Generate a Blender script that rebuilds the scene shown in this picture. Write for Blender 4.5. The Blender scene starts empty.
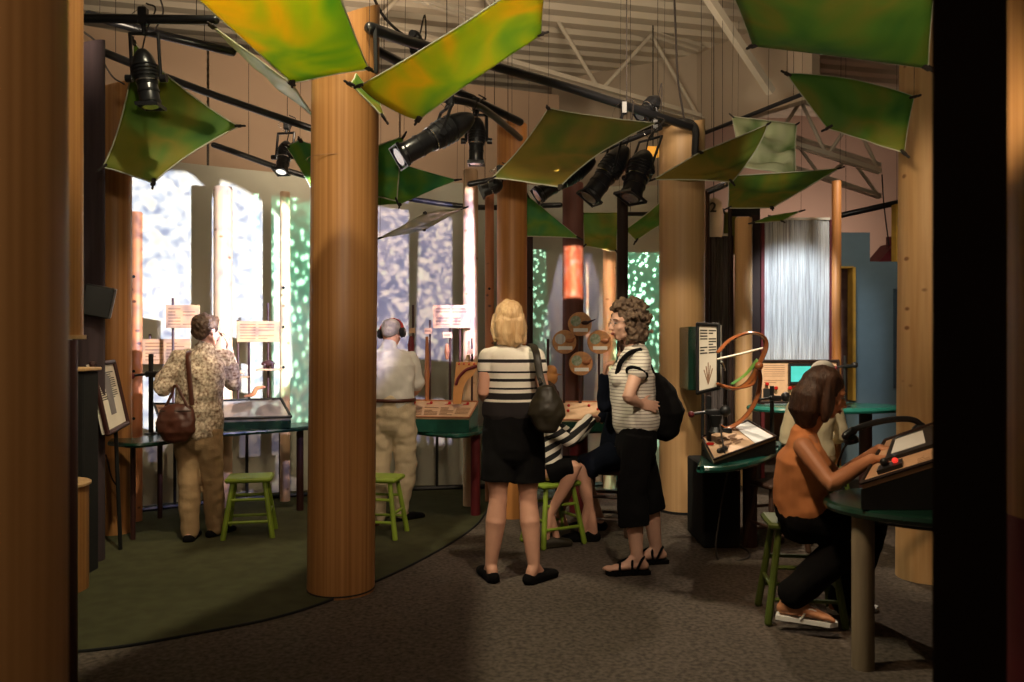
import bpy, bmesh, math, random
from mathutils import Vector, Matrix, noise
random.seed(7)
SC = bpy.context.scene
COL = SC.collection
F, EH = 800.0, 1.45                     # focal length in pixels, eye height


def P(px, py, Y):                        # a point seen at (px, py) that stands Y metres away
    return Vector(((px - 512) / F * Y, Y, EH - (py - 341) / F * Y))


def G(px, Y):
    return Vector(((px - 512) / F * Y, Y, 0))


def FY(py):
    return EH * F / (py - 341)


# ---------------------------------------------------------------- camera, world, exposure
cam_d = bpy.data.cameras.new('camera')
cam = bpy.data.objects.new('camera', cam_d)
COL.objects.link(cam)
cam.location = (0, 0, EH)
cam.rotation_euler = (math.radians(90), 0, 0)
cam_d.sensor_width = 36
cam_d.lens = F / 1024 * 36
cam_d.clip_start = 0.05
cam_d.dof.use_dof = True
cam_d.dof.focus_distance = 5.6
cam_d.dof.aperture_fstop = 2.8
SC.camera = cam
SC.view_settings.view_transform = 'Standard'
SC.view_settings.look = 'None'
SC.view_settings.exposure = 0.0
SC.view_settings.gamma = 1.0
SC.view_settings.use_curve_mapping = False
SC.cycles.max_bounces = 6
SC.cycles.sample_clamp_indirect = 4.0
w = bpy.data.worlds.new('hall_ambient')
SC.world = w
w.use_nodes = True
w.node_tree.nodes['Background'].inputs[0].default_value = (1.0, 0.72, 0.45, 1)
w.node_tree.nodes['Background'].inputs[1].default_value = 0.045


def aim(o, loc, target):
    o.location = loc
    o.rotation_euler = (Vector(target) - Vector(loc)).to_track_quat('-Z', 'Y').to_euler()


def spot(name, loc, target, power, angle, color=(1, 0.78, 0.52), radius=0.05, blend=0.35, gobo=None):
    d = bpy.data.lights.new(name, 'SPOT')
    d.energy = power
    d.color = color
    d.spot_size = math.radians(angle)
    d.spot_blend = blend
    d.shadow_soft_size = radius
    o = bpy.data.objects.new(name, d)
    COL.objects.link(o)
    aim(o, loc, target)
    if gobo:
        d.use_nodes = True
        gobo(d.node_tree)
    return o


# ---- gobo projectors: patterned glass in front of the lamp, made with light nodes
def gobo_uv(nt, scale, rot=0.0, stretch=(1, 1)):
    N, L = nt.nodes, nt.links
    tc = N.new('ShaderNodeTexCoord')
    sp = N.new('ShaderNodeSeparateXYZ')
    L.new(tc.outputs['Normal'], sp.inputs[0])
    cb = N.new('ShaderNodeCombineXYZ')
    for i in (0, 1):
        m = N.new('ShaderNodeMath')
        m.operation = 'DIVIDE'
        L.new(sp.outputs[i], m.inputs[0])
        L.new(sp.outputs[2], m.inputs[1])
        L.new(m.outputs[0], cb.inputs[i])
    mp = N.new('ShaderNodeMapping')
    mp.inputs['Scale'].default_value = (scale * stretch[0], scale * stretch[1], 1)
    mp.inputs['Rotation'].default_value = (0, 0, rot)
    L.new(cb.outputs[0], mp.inputs[0])
    return mp.outputs[0]


def ramp(nt, fac, stops, interp='LINEAR'):
    r = nt.nodes.new('ShaderNodeValToRGB')
    r.color_ramp.interpolation = interp
    e = r.color_ramp.elements
    while len(e) < len(stops):
        e.new(0.5)
    for k, (p, c) in enumerate(stops):
        e[k].position = p
        e[k].color = (*c, 1)
    nt.links.new(fac, r.inputs[0])
    return r.outputs[0]


def shutters(nt, hu, hv):
    """Framing shutters of the profile lamp: cut the beam to a rectangle."""
    N, L = nt.nodes, nt.links
    sp = N.new('ShaderNodeSeparateXYZ')
    L.new(gobo_uv(nt, 1.0), sp.inputs[0])
    out = None
    for i, h in ((0, hu), (1, hv)):
        c = N.new('ShaderNodeMath')
        c.operation = 'COMPARE'
        c.inputs[1].default_value = 0
        c.inputs[2].default_value = h
        L.new(sp.outputs[i], c.inputs[0])
        if out is None:
            out = c.outputs[0]
        else:
            m = N.new('ShaderNodeMath')
            m.operation = 'MULTIPLY'
            L.new(out, m.inputs[0])
            L.new(c.outputs[0], m.inputs[1])
            out = m.outputs[0]
    L.new(out, N['Emission'].inputs['Strength'])


def shut(g, hu, hv):
    def f(nt):
        g(nt)
        shutters(nt, hu, hv)
    return f


def gobo_cells(scale, stops, rot=0.3, stretch=(1, 1), warp=0.10):
    def f(nt):
        N, L = nt.nodes, nt.links
        em = N['Emission']
        uv = gobo_uv(nt, scale, rot, stretch)
        nz = N.new('ShaderNodeTexNoise')
        nz.inputs['Scale'].default_value = 1.5
        L.new(uv, nz.inputs['Vector'])
        mx = N.new('ShaderNodeVectorMath')
        mx.operation = 'MULTIPLY_ADD'
        L.new(nz.outputs['Color'], mx.inputs[0])
        mx.inputs[1].default_value = (warp * 3, warp * 3, 0)
        L.new(uv, mx.inputs[2])
        v = N.new('ShaderNodeTexVoronoi')
        v.feature = 'F1'
        v.inputs['Scale'].default_value = 1.0
        v.inputs['Randomness'].default_value = 0.85
        L.new(mx.outputs[0], v.inputs['Vector'])
        L.new(ramp(nt, v.outputs['Distance'], stops), em.inputs['Color'])
    return f


def gobo_clouds(scale, stops, detail=4.0, rot=0.0, stretch=(1, 1), dist=0.6):
    def f(nt):
        N, L = nt.nodes, nt.links
        em = N['Emission']
        nz = N.new('ShaderNodeTexNoise')
        nz.inputs['Scale'].default_value = 1.0
        nz.inputs['Detail'].default_value = detail
        nz.inputs['Distortion'].default_value = dist
        L.new(gobo_uv(nt, scale, rot, stretch), nz.inputs['Vector'])
        L.new(ramp(nt, nz.outputs['Fac'], stops), em.inputs['Color'])
    return f


WHITE_SNOW = gobo_clouds(48, [(0.32, (.22, .28, .55)), (0.46, (.60, .68, .95)), (0.56, (1.0, .97, 1.0)), (0.72, (1, .78, .66))], 6)
LILAC = gobo_clouds(38, [(0.36, (.12, .14, .34)), (0.49, (.26, .26, .52)), (0.55, (.90, .72, .88)), (0.62, (1.0, .80, .80)), (0.74, (.75, 1.0, .95))], 4, dist=1.2)
LEAFY = gobo_cells(32, [(0.0, (.80, 1.0, .92)), (0.32, (.45, 1.0, .75)), (0.42, (.03, .20, .13)), (0.8, (.01, .07, .05))], 0.5, (1.35, .8), .12)
LEAFY_NEAR = gobo_cells(21, [(0.0, (.75, 1.0, .90)), (0.34, (.45, 1.0, .75)), (0.44, (.015, .11, .07)), (0.8, (.005, .05, .035))], 0.5, (1.25, .9), .10)
FIRE = gobo_clouds(34, [(0.32, (.35, .10, .16)), (0.45, (.95, .35, .12)), (0.55, (1, .80, .45)), (0.66, (.80, .85, 1.0))], 5, dist=1.4, stretch=(1, .6))

PROJ_C = P(470, 165, 4.6)
PROJ_D = P(600, 190, 5.4)
# (name, lamp position, wall point, power, cone, blend, gobo)
PJ = Vector((-0.10, 4.5, 2.32))
spot('projector_beam_snow', PJ, P(192, 300, 7.2), 2000, 34, (1, 1, 1), 0.018, 0.04, shut(WHITE_SNOW, .232, .4))
spot('projector_beam_snow_low', PJ + Vector((.1, .1, -.05)), P(225, 380, 7.2), 350, 38, (1, 1, 1), 0.018, 0.5, LILAC)
spot('projector_beam_leaf_left', (-0.75, 5.6, 2.35), P(289, 300, 7.6), 1100, 60, (1, 1, 1), 0.012, 0.25, shut(LEAFY, .13, .42))
spot('projector_beam_lilac', (0.58, 5.3, 2.40), P(388, 300, 7.95), 900, 54, (1, 1, 1), 0.018, 0.10, shut(LILAC, .092, .38))
spot('projector_beam_lilac_mid', (-0.2, 5.6, 2.35), P(444, 318, 8.05), 460, 46, (1, 1, 1), 0.018, 0.04, shut(LILAC, .105, .48))
spot('projector_beam_fire', (0.42, 5.3, 2.35), P(574, 275, 7.2), 1300, 24, (1, 1, 1), 0.018, 0.4, shut(FIRE, .05, .125))
spot('projector_beam_leaf_mid', (0.25, 7.0, 2.3), P(539, 345, 8.15), 130, 100, (1, 1, 1), 0.004, 0.3, shut(LEAFY_NEAR, .075, .9))
spot('projector_beam_leaf_right', (1.0, 6.95, 2.4), P(648, 350, 8.2), 420, 90, (1, 1, 1), 0.004, 0.25, shut(LEAFY_NEAR, .22, .75))
spot('projector_beam_rose', (0.80, 6.95, 2.3), P(609.5, 345, 7.9), 60, 100, (1, 1, 1), 0.018, 0.5, shut(FIRE, .09, .9))
spot('projector_beam_dusk', (0.57, 7.42, 2.3), P(575, 345, 8.2), 26, 120, (1, 1, 1), 0.018, 0.5, shut(LILAC, .32, 1.3))

WARM = (1.0, 0.75, 0.50)
# ---- spots with no lamp body, mostly added to brighten columns, leaves and exhibits
spot('lamp_column_main', (0.2, 1.0, 2.9), (-1.0, 4.5, 1.3), 125, 44, WARM, 0.05, 0.9)
spot('lamp_column_top', (-0.75, 2.8, 3.15), P(352, 20, 4.5), 70, 22, (1, .86, .62), 0.03, 0.1)
spot('fill_canopy_wash', (-0.3, 0.9, 2.2), P(310, 10, 3.9), 130, 62, (1, .85, .6), 0.05, 0.4)  # added uplight near the camera, brightens the leaves from below
spot('lamp_over_leaves', (-1.1, 3.2, 4.7), P(290, 10, 3.6), 420, 80, (1, .88, .6), 0.05, 0.5)
spot('fill_canopy_silver', (1.7, 5.0, 2.5), P(768, 147, 7.2), 45, 24, (1, .9, .7), 0.05, 0.6)  # added only to brighten the silvery leaf
spot('fill_canopy_right', (1.15, 2.0, 1.9), P(830, 50, 3.8), 45, 80, (1, .85, .6), 0.05, 0.8)  # added uplight beyond the square post, lifts the dark right leaves
spot('fill_canopy_centre', (0.1, 2.6, 2.3), P(590, 150, 5.6), 60, 60, (1, .82, .6), 0.05, 0.8)  # added uplight for the leaves over the middle
spot('lamp_people_centre', (0.7, 2.4, 3.0), P(560, 400, 5.0), 190, 38, (1, .80, .58), 0.05, 0.7)
spot('lamp_floor_right', (1.85, 7.35, 3.2), (1.3, 5.6, 0), 260, 60, (1, .82, .62), 0.05, 0.6)
spot('fill_floor_front', (0.5, 3.2, 3.2), (0.7, 4.3, 0), 45, 75, (1, .80, .60), 0.08, 0.9)  # added to brighten the foreground floor
spot('lamp_column_right', (0.7, 4.6, 2.9), P(684, 410, 6.8), 120, 40, (1, .78, .52), 0.05, 0.5)
spot('lamp_counter_left', (-1.5, 5.2, 2.9), P(220, 430, 6.3), 75, 80, WARM, 0.05, 0.8)
spot('lamp_counter_mid', (-0.35, 5.2, 2.8), P(430, 410, 6.5), 60, 60, (1, .78, .52), 0.05, 0.8)
spot('lamp_discs', (0.3, 5.4, 2.6), P(585, 350, 6.7), 22, 36, (1, .74, .46), 0.05, 0.7)
spot('lamp_bentwood', (1.3, 4.5, 2.8), P(742, 410, 5.8), 160, 44, (1, .84, .64), 0.05, 0.8)
spot('lamp_woman_right', (0.7, 2.9, 2.7), P(845, 450, 4.0), 90, 42, (1, .66, .38), 0.05, 0.8)
spot('lamp_knotty', (1.5, 3.4, 2.5), P(915, 250, 4.7), 48, 60, (1, .74, .46), 0.05, 0.8)
spot('lamp_strands', (2.5, 7.2, 2.5), P(795, 305, 8.4), 130, 58, (.84, .92, 1.0), 0.05, 0.8)
spot('lamp_monitor_panel', (2.1, 5.4, 2.8), P(800, 385, 7.2), 420, 46, (1, .84, .64), 0.05, 0.8)
spot('lamp_near_left', (-0.2, -0.1, 2.4), (-0.95, 1.4, 1.5), 26, 80, (1, .84, .64), 0.08, 0.9)
spot('fill_left_sign', (-1.9, 4.0, 2.6), P(109, 398, 5.3), 22, 34, WARM, 0.05, 0.7)  # added to brighten the framed sign
spot('lamp_green_carpet', (-1.9, 3.2, 2.9), (-1.7, 4.8, 0), 22, 60, WARM, 0.08, 0.9)
spot('lamp_back_wall', (-1.4, 6.3, 3.3), P(300, 60, 8.9), 150, 130, (1, .78, .56), 0.3, 1.0)
spot('fill_ceiling', (1.0, 5.6, 3.5), P(600, 10, 8.0), 120, 140, (1, .80, .58), 0.3, 1.0)  # added upward spot, gives the roof its dim warm light
spot('fill_ceiling_left', (-2.6, 4.6, 3.4), P(160, 0, 6.5), 40, 120, (1, .82, .6), 0.2, 1.0)  # second added upward spot, for the left of the roof
spot('lamp_far_right', (4.3, 10.9, 2.2), (4.6, 12.4, 3.2), 110, 130, (1, .76, .62), 0.3, 1.0)
spot('lamp_blue_set', (3.3, 7.2, 3.4), P(868, 330, 9.2), 70, 70, (1, .88, .75), 0.1, 0.8)


# ---------------------------------------------------------------- materials
MATS = {}


def mat(name, color, rough=0.6, metal=0.0, var=0.12, scale=8.0, bump=0.0, bscale=60.0, stretch=(1, 1, 1),
        color2=None, spec=0.4, transl=0.0, emit=None, coat=0.0):
    if name in MATS:
        return MATS[name]
    m = bpy.data.materials.new(name)
    m.use_nodes = True
    nt = m.node_tree
    N, L = nt.nodes, nt.links
    b = N['Principled BSDF']
    b.inputs['Roughness'].default_value = rough
    b.inputs['Metallic'].default_value = metal
    b.inputs['Specular IOR Level'].default_value = spec
    b.inputs['Coat Weight'].default_value = coat
    tc = N.new('ShaderNodeTexCoord')
    mp = N.new('ShaderNodeMapping')
    mp.inputs['Scale'].default_value = stretch
    L.new(tc.outputs['Object'], mp.inputs[0])
    nz = N.new('ShaderNodeTexNoise')
    nz.inputs['Scale'].default_value = scale
    nz.inputs['Detail'].default_value = 5
    L.new(mp.outputs[0], nz.inputs['Vector'])
    c1 = tuple(color)
    c2 = tuple(color2) if color2 else tuple(max(0, x * (1 - 2.2 * var)) for x in color)
    r = N.new('ShaderNodeValToRGB')
    r.color_ramp.elements[0].position = 0.32
    r.color_ramp.elements[0].color = (*c2, 1)
    r.color_ramp.elements[1].position = 0.68
    r.color_ramp.elements[1].color = (*c1, 1)
    L.new(nz.outputs['Fac'], r.inputs[0])
    L.new(r.outputs[0], b.inputs['Base Color'])
    if bump > 0:
        n2 = N.new('ShaderNodeTexNoise')
        n2.inputs['Scale'].default_value = bscale
        L.new(mp.outputs[0], n2.inputs['Vector'])
        bp = N.new('ShaderNodeBump')
        bp.inputs['Strength'].default_value = bump
        bp.inputs['Distance'].default_value = 0.01
        L.new(n2.outputs['Fac'], bp.inputs['Height'])
        L.new(bp.outputs[0], b.inputs['Normal'])
    if emit:
        b.inputs['Emission Color'].default_value = (*emit[0], 1)
        b.inputs['Emission Strength'].default_value = emit[1]
    if transl > 0:
        out = N['Material Output']
        tr = N.new('ShaderNodeBsdfTranslucent')
        L.new(r.outputs[0], tr.inputs['Color'])
        mx = N.new('ShaderNodeMixShader')
        mx.inputs[0].default_value = transl
        L.new(b.outputs[0], mx.inputs[1])
        L.new(tr.outputs[0], mx.inputs[2])
        L.new(mx.outputs[0], out.inputs['Surface'])
    MATS[name] = m
    return m


def add_stripes(m, bands, base_col, stripe_col):
    """Solid colour bands by object height: bands = [(z0, z1), ...]."""
    nt = m.node_tree
    N, L = nt.nodes, nt.links
    b = N['Principled BSDF']
    tc = N.new('ShaderNodeTexCoord')
    sp = N.new('ShaderNodeSeparateXYZ')
    L.new(tc.outputs['Object'], sp.inputs[0])
    total = None
    for z0, z1 in bands:
        c = N.new('ShaderNodeMath')
        c.operation = 'COMPARE'
        c.inputs[1].default_value = (z0 + z1) / 2
        c.inputs[2].default_value = abs(z1 - z0) / 2
        L.new(sp.outputs[2], c.inputs[0])
        if total is None:
            total = c.outputs[0]
        else:
            a = N.new('ShaderNodeMath')
            a.operation = 'MAXIMUM'
            L.new(total, a.inputs[0])
            L.new(c.outputs[0], a.inputs[1])
            total = a.outputs[0]
    mx = N.new('ShaderNodeMix')
    mx.data_type = 'RGBA'
    L.new(total, mx.inputs[0])
    mx.inputs[6].default_value = (*base_col, 1)
    mx.inputs[7].default_value = (*stripe_col, 1)
    L.new(mx.outputs[2], b.inputs['Base Color'])


def wave_stripes(name, c1, c2, freq, axis='Z', rough=0.8, duty=0.5, tilt=(0, 0, 0)):
    m = mat(name, c1, rough)
    nt = m.node_tree
    N, L = nt.nodes, nt.links
    tc = N.new('ShaderNodeTexCoord')
    mp = N.new('ShaderNodeMapping')
    mp.inputs['Rotation'].default_value = tilt
    L.new(tc.outputs['Object'], mp.inputs[0])
    sp = N.new('ShaderNodeSeparateXYZ')
    L.new(mp.outputs[0], sp.inputs[0])
    mu = N.new('ShaderNodeMath')
    mu.operation = 'MULTIPLY'
    mu.inputs[1].default_value = freq
    L.new(sp.outputs['XYZ'.index(axis)], mu.inputs[0])
    fr = N.new('ShaderNodeMath')
    fr.operation = 'FRACT'
    L.new(mu.outputs[0], fr.inputs[0])
    gt = N.new('ShaderNodeMath')
    gt.operation = 'LESS_THAN'
    gt.inputs[1].default_value = duty
    L.new(fr.outputs[0], gt.inputs[0])
    mx = N.new('ShaderNodeMix')
    mx.data_type = 'RGBA'
    L.new(gt.outputs[0], mx.inputs[0])
    mx.inputs[6].default_value = (*c1, 1)
    mx.inputs[7].default_value = (*c2, 1)
    L.new(mx.outputs[2], N['Principled BSDF'].inputs['Base Color'])
    return m


def knotty(name, c1, c2, knot):
    m = mat(name, c1, 0.55, color2=c2, scale=5, stretch=(6, 6, .35))
    nt = m.node_tree
    N, L = nt.nodes, nt.links
    b = N['Principled BSDF']
    src = b.inputs['Base Color'].links[0].from_socket
    tc = N.new('ShaderNodeTexCoord')
    mp = N.new('ShaderNodeMapping')
    mp.inputs['Scale'].default_value = (1, 1, 1.5)
    L.new(tc.outputs['Object'], mp.inputs[0])
    v = N.new('ShaderNodeTexVoronoi')
    v.inputs['Scale'].default_value = 6
    L.new(mp.outputs[0], v.inputs['Vector'])
    r = N.new('ShaderNodeValToRGB')
    r.color_ramp.elements[0].position = 0.07
    r.color_ramp.elements[0].color = (1, 1, 1, 1)
    r.color_ramp.elements[1].position = 0.15
    r.color_ramp.elements[1].color = (0, 0, 0, 1)
    L.new(v.outputs['Distance'], r.inputs[0])
    mx = N.new('ShaderNodeMix')
    mx.data_type = 'RGBA'
    L.new(r.outputs[0], mx.inputs[0])
    L.new(src, mx.inputs[6])
    mx.inputs[7].default_value = (*knot, 1)
    L.new(mx.outputs[2], b.inputs['Base Color'])
    return m


def leaf_mat(name, a, b_, c, transl=0.45, rough=0.6, spec=.3):
    """Hand-dyed cloth: large soft patches of three dyes, light shines through."""
    m = mat(name, a, rough, transl=transl, spec=spec)
    nt = m.node_tree
    N, L = nt.nodes, nt.links
    b = N['Principled BSDF']
    tc = N.new('ShaderNodeTexCoord')
    nz = N.new('ShaderNodeTexNoise')
    nz.inputs['Scale'].default_value = 1.9
    nz.inputs['Detail'].default_value = 2.5
    nz.inputs['Distortion'].default_value = 0.9
    L.new(tc.outputs['Object'], nz.inputs['Vector'])
    col = ramp(nt, nz.outputs['Fac'], [(0.34, c), (0.46, a), (0.56, b_), (0.68, a)])
    L.new(col, b.inputs['Base Color'])
    for n in N:
        if n.type == 'BSDF_TRANSLUCENT':
            L.new(col, n.inputs['Color'])
    return m


def plank(name, c1, c2, rough=0.45, freq=55):
    """Thin upright strips of veneer."""
    return mat(name, c1, rough, color2=c2, scale=1.0, stretch=(freq, freq, 0.5), spec=.35)


M = dict(
    veneer=plank('bamboo_veneer', (.43, .205, .07), (.28, .12, .035)),
    veneer_pale=plank('pale_veneer', (.58, .37, .18), (.50, .30, .135), freq=40),
    veneer_orange=plank('orange_veneer', (.52, .22, .065), (.40, .16, .045)),
    knotty=knotty('knotty_pine', (.60, .38, .18), (.50, .29, .12), (.22, .10, .035)),
    post_pale=knotty('pale_post_wood', (.66, .46, .29), (.56, .36, .22), (.30, .16, .08)),
    post_red=knotty('reddish_post_wood', (.42, .17, .07), (.34, .12, .05), (.08, .03, .02)),
    post_dark=mat('dark_stained_post', (.045, .014, .012), .5, scale=4, stretch=(6, 6, .4)),
    dark_brown=mat('dark_brown_paint', (.020, .007, .004), .75),
    plum=mat('plum_cloth', (.045, .028, .032), .95, scale=10, stretch=(5, 5, .2)),
    black=mat('black_paint', (.012, .012, .012), .45),
    black_matt=mat('matt_black', (.008, .008, .008), .9),
    lamp_black=mat('lamp_black_enamel', (.012, .012, .014), .28, spec=.6),
    chrome=mat('bright_metal', (.75, .75, .75), .2, metal=1.0),
    lens=mat('lamp_lens_glass', (.30, .34, .40), .08, emit=((1, .92, .8), 1.2)),
    green=mat('dark_green_laminate', (.012, .085, .062), .22, spec=.6),
    green_dark=mat('near_black_green', (.006, .030, .018), .25, spec=.6),
    stool_green=mat('lime_green_paint', (.25, .36, .035), .45, scale=6, var=.16),
    stool_olive=mat('olive_green_paint', (.09, .13, .02), .5),
    stool_brown=mat('brown_stool_wood', (.07, .035, .022), .5),
    panel_tan=mat('tan_printed_panel', (.62, .40, .24), .5, scale=20, var=.06),
    panel_wood=mat('tan_board', (.55, .33, .19), .55, scale=3, stretch=(1, 1, 9), var=.1),
    ink=mat('faded_brown_ink', (.30, .17, .10), .8),
    ink_dark=mat('black_ink', (.04, .035, .03), .8),
    paper=mat('cream_paper', (.78, .72, .60), .7, var=.04),
    white=mat('white_plastic', (.80, .80, .78), .4, var=.03),
    glass_panel=mat('shiny_glass_top', (.35, .32, .27), .08, spec=.8),
    red=mat('red_knob', (.50, .02, .015), .3),
    skin=mat('fair_skin', (.58, .30, .20), .5, scale=12, var=.06),
    skin_pale=mat('pale_skin', (.66, .38, .27), .5, scale=12, var=.05),
    skin_tan=mat('tanned_skin', (.50, .22, .11), .5, scale=12, var=.06),
    lips=mat('lip_skin', (.42, .12, .09), .4),
    eye_white=mat('eye_white', (.42, .36, .32), .3),
    eye=mat('eye_dark', (.03, .02, .015), .15),
    khaki=mat('khaki_cotton', (.36, .235, .12), .9, bump=.25, bscale=90, scale=4, var=.06),
    beige=mat('beige_cotton', (.52, .42, .28), .9, bump=.25, bscale=90, scale=4, var=.06),
    shirt_white=mat('white_polo_cotton', (.62, .60, .56), .9, scale=5, var=.05),
    black_cloth=mat('black_cloth', (.0045, .004, .004), .95, spec=.12),
    navy=mat('navy_cloth', (.006, .008, .016), .95, spec=.12),
    orange_cloth=mat('orange_jersey', (.68, .27, .10), .85, scale=5, var=.08),
    leather=mat('brown_leather', (.075, .022, .012), .4, spec=.5),
    olive_bag=mat('dark_olive_leather', (.028, .022, .012), .5),
    hair_brown=mat('brown_hair', (.060, .025, .012), .5, bump=.6, bscale=70, stretch=(3, 3, .5), scale=16, color2=(.022, .009, .005)),
    hair_short=mat('short_brown_hair', (.085, .045, .025), .6, bump=.6, bscale=80, scale=30, color2=(.035, .018, .010)),
    hair_grey=mat('short_grey_hair', (.42, .36, .30), .7, bump=.5, bscale=90, scale=30),
    hair_blond=mat('blond_hair', (.66, .44, .23), .40, bump=.6, bscale=60, stretch=(3, 3, .35), scale=14, color2=(.46, .26, .11)),
    hair_curly=mat('curly_brown_grey_hair', (.20, .13, .08), .75, bump=1.0, bscale=45, scale=26, color2=(.05, .028, .018)),
    carpet=mat('grey_brown_carpet', (.135, .108, .086), .97, bump=.5, bscale=220, scale=42, color2=(.060, .047, .038), spec=.1),
    carpet_green=mat('olive_green_carpet', (.062, .062, .030), .97, bump=.35, bscale=240, scale=9, color2=(.048, .047, .023), spec=.1),
    wall_cyc=mat('grey_green_wall_paint', (.42, .41, .33), .85, var=.02),
    wall_tan=mat('tan_wall_paint', (.40, .28, .19), .9, var=.03, scale=1),
    wall_beige=mat('beige_wall_paint', (.55, .45, .34), .9, var=.03, scale=1),
    wall_pink=mat('pinkish_wall_paint', (.55, .38, .29), .9, var=.03, scale=1),
    deck=mat('cream_steel_deck', (.62, .54, .42), .7, var=.04, scale=1),
    steel=mat('cream_painted_steel', (.60, .53, .42), .6, var=.04),
    blue=mat('slate_blue_paint', (.125, .185, .215), .8, var=.04),
    blue_dark=mat('deep_blue_paint', (.05, .085, .115), .8),
    yellow=mat('yellow_ochre_paint', (.62, .36, .05), .7),
    maroon=mat('maroon_paint', (.14, .012, .016), .6),
    bentwood=mat('varnished_bent_wood', (.34, .10, .030), .25, spec=.6, scale=10),
    disc=mat('orange_wood_disc', (.62, .30, .10), .5, scale=26, color2=(.40, .20, .10)),
    rope=mat('dark_cord', (.03, .022, .018), .8),
    hem=mat('pale_hem', (.55, .55, .40), .7),
)
M['blouse'] = mat('cream_floral_blouse', (.78, .66, .50), .85, scale=55, color2=(.16, .08, .045))
M['tee_stripes'] = wave_stripes('white_tee_with_thin_stripes', (.72, .66, .57), (.30, .26, .22), 48, 'Z', .9, .25)
M['child_stripes'] = wave_stripes('black_and_white_striped_knit', (.70, .64, .55), (.010, .009, .010), 15, 'Z', .9, .55, (0, .5, .3))
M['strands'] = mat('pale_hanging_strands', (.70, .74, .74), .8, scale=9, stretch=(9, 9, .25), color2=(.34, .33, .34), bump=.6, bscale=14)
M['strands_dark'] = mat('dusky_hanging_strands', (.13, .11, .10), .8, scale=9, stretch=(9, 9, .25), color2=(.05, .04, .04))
M['leaf_yellow'] = leaf_mat('yellow_green_dyed_cloth', (.50, .58, .035), (.80, .58, .03), (.22, .44, .05), .5)
M['leaf_green'] = leaf_mat('green_dyed_cloth', (.15, .26, .03), (.30, .27, .03), (.07, .19, .03), .4)
M['leaf_deep'] = leaf_mat('deep_green_dyed_cloth', (.13, .28, .035), (.24, .27, .035), (.05, .19, .03), .4)
M['leaf_teal'] = leaf_mat('bright_green_dyed_cloth', (.10, .34, .08), (.22, .40, .05), (.04, .24, .10), .45)
M['leaf_olive'] = leaf_mat('olive_dyed_cloth', (.22, .22, .035), (.34, .24, .04), (.13, .20, .03), .4)
M['leaf_silver'] = leaf_mat('silvery_green_dyed_cloth', (.45, .52, .28), (.62, .66, .42), (.10, .20, .05), .3, .25, .8)


# ---------------------------------------------------------------- mesh helpers
def wloc(o):
    v = Vector((0, 0, 0))
    while o:
        v = v + o.location
        o = o.parent
    return v


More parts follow.
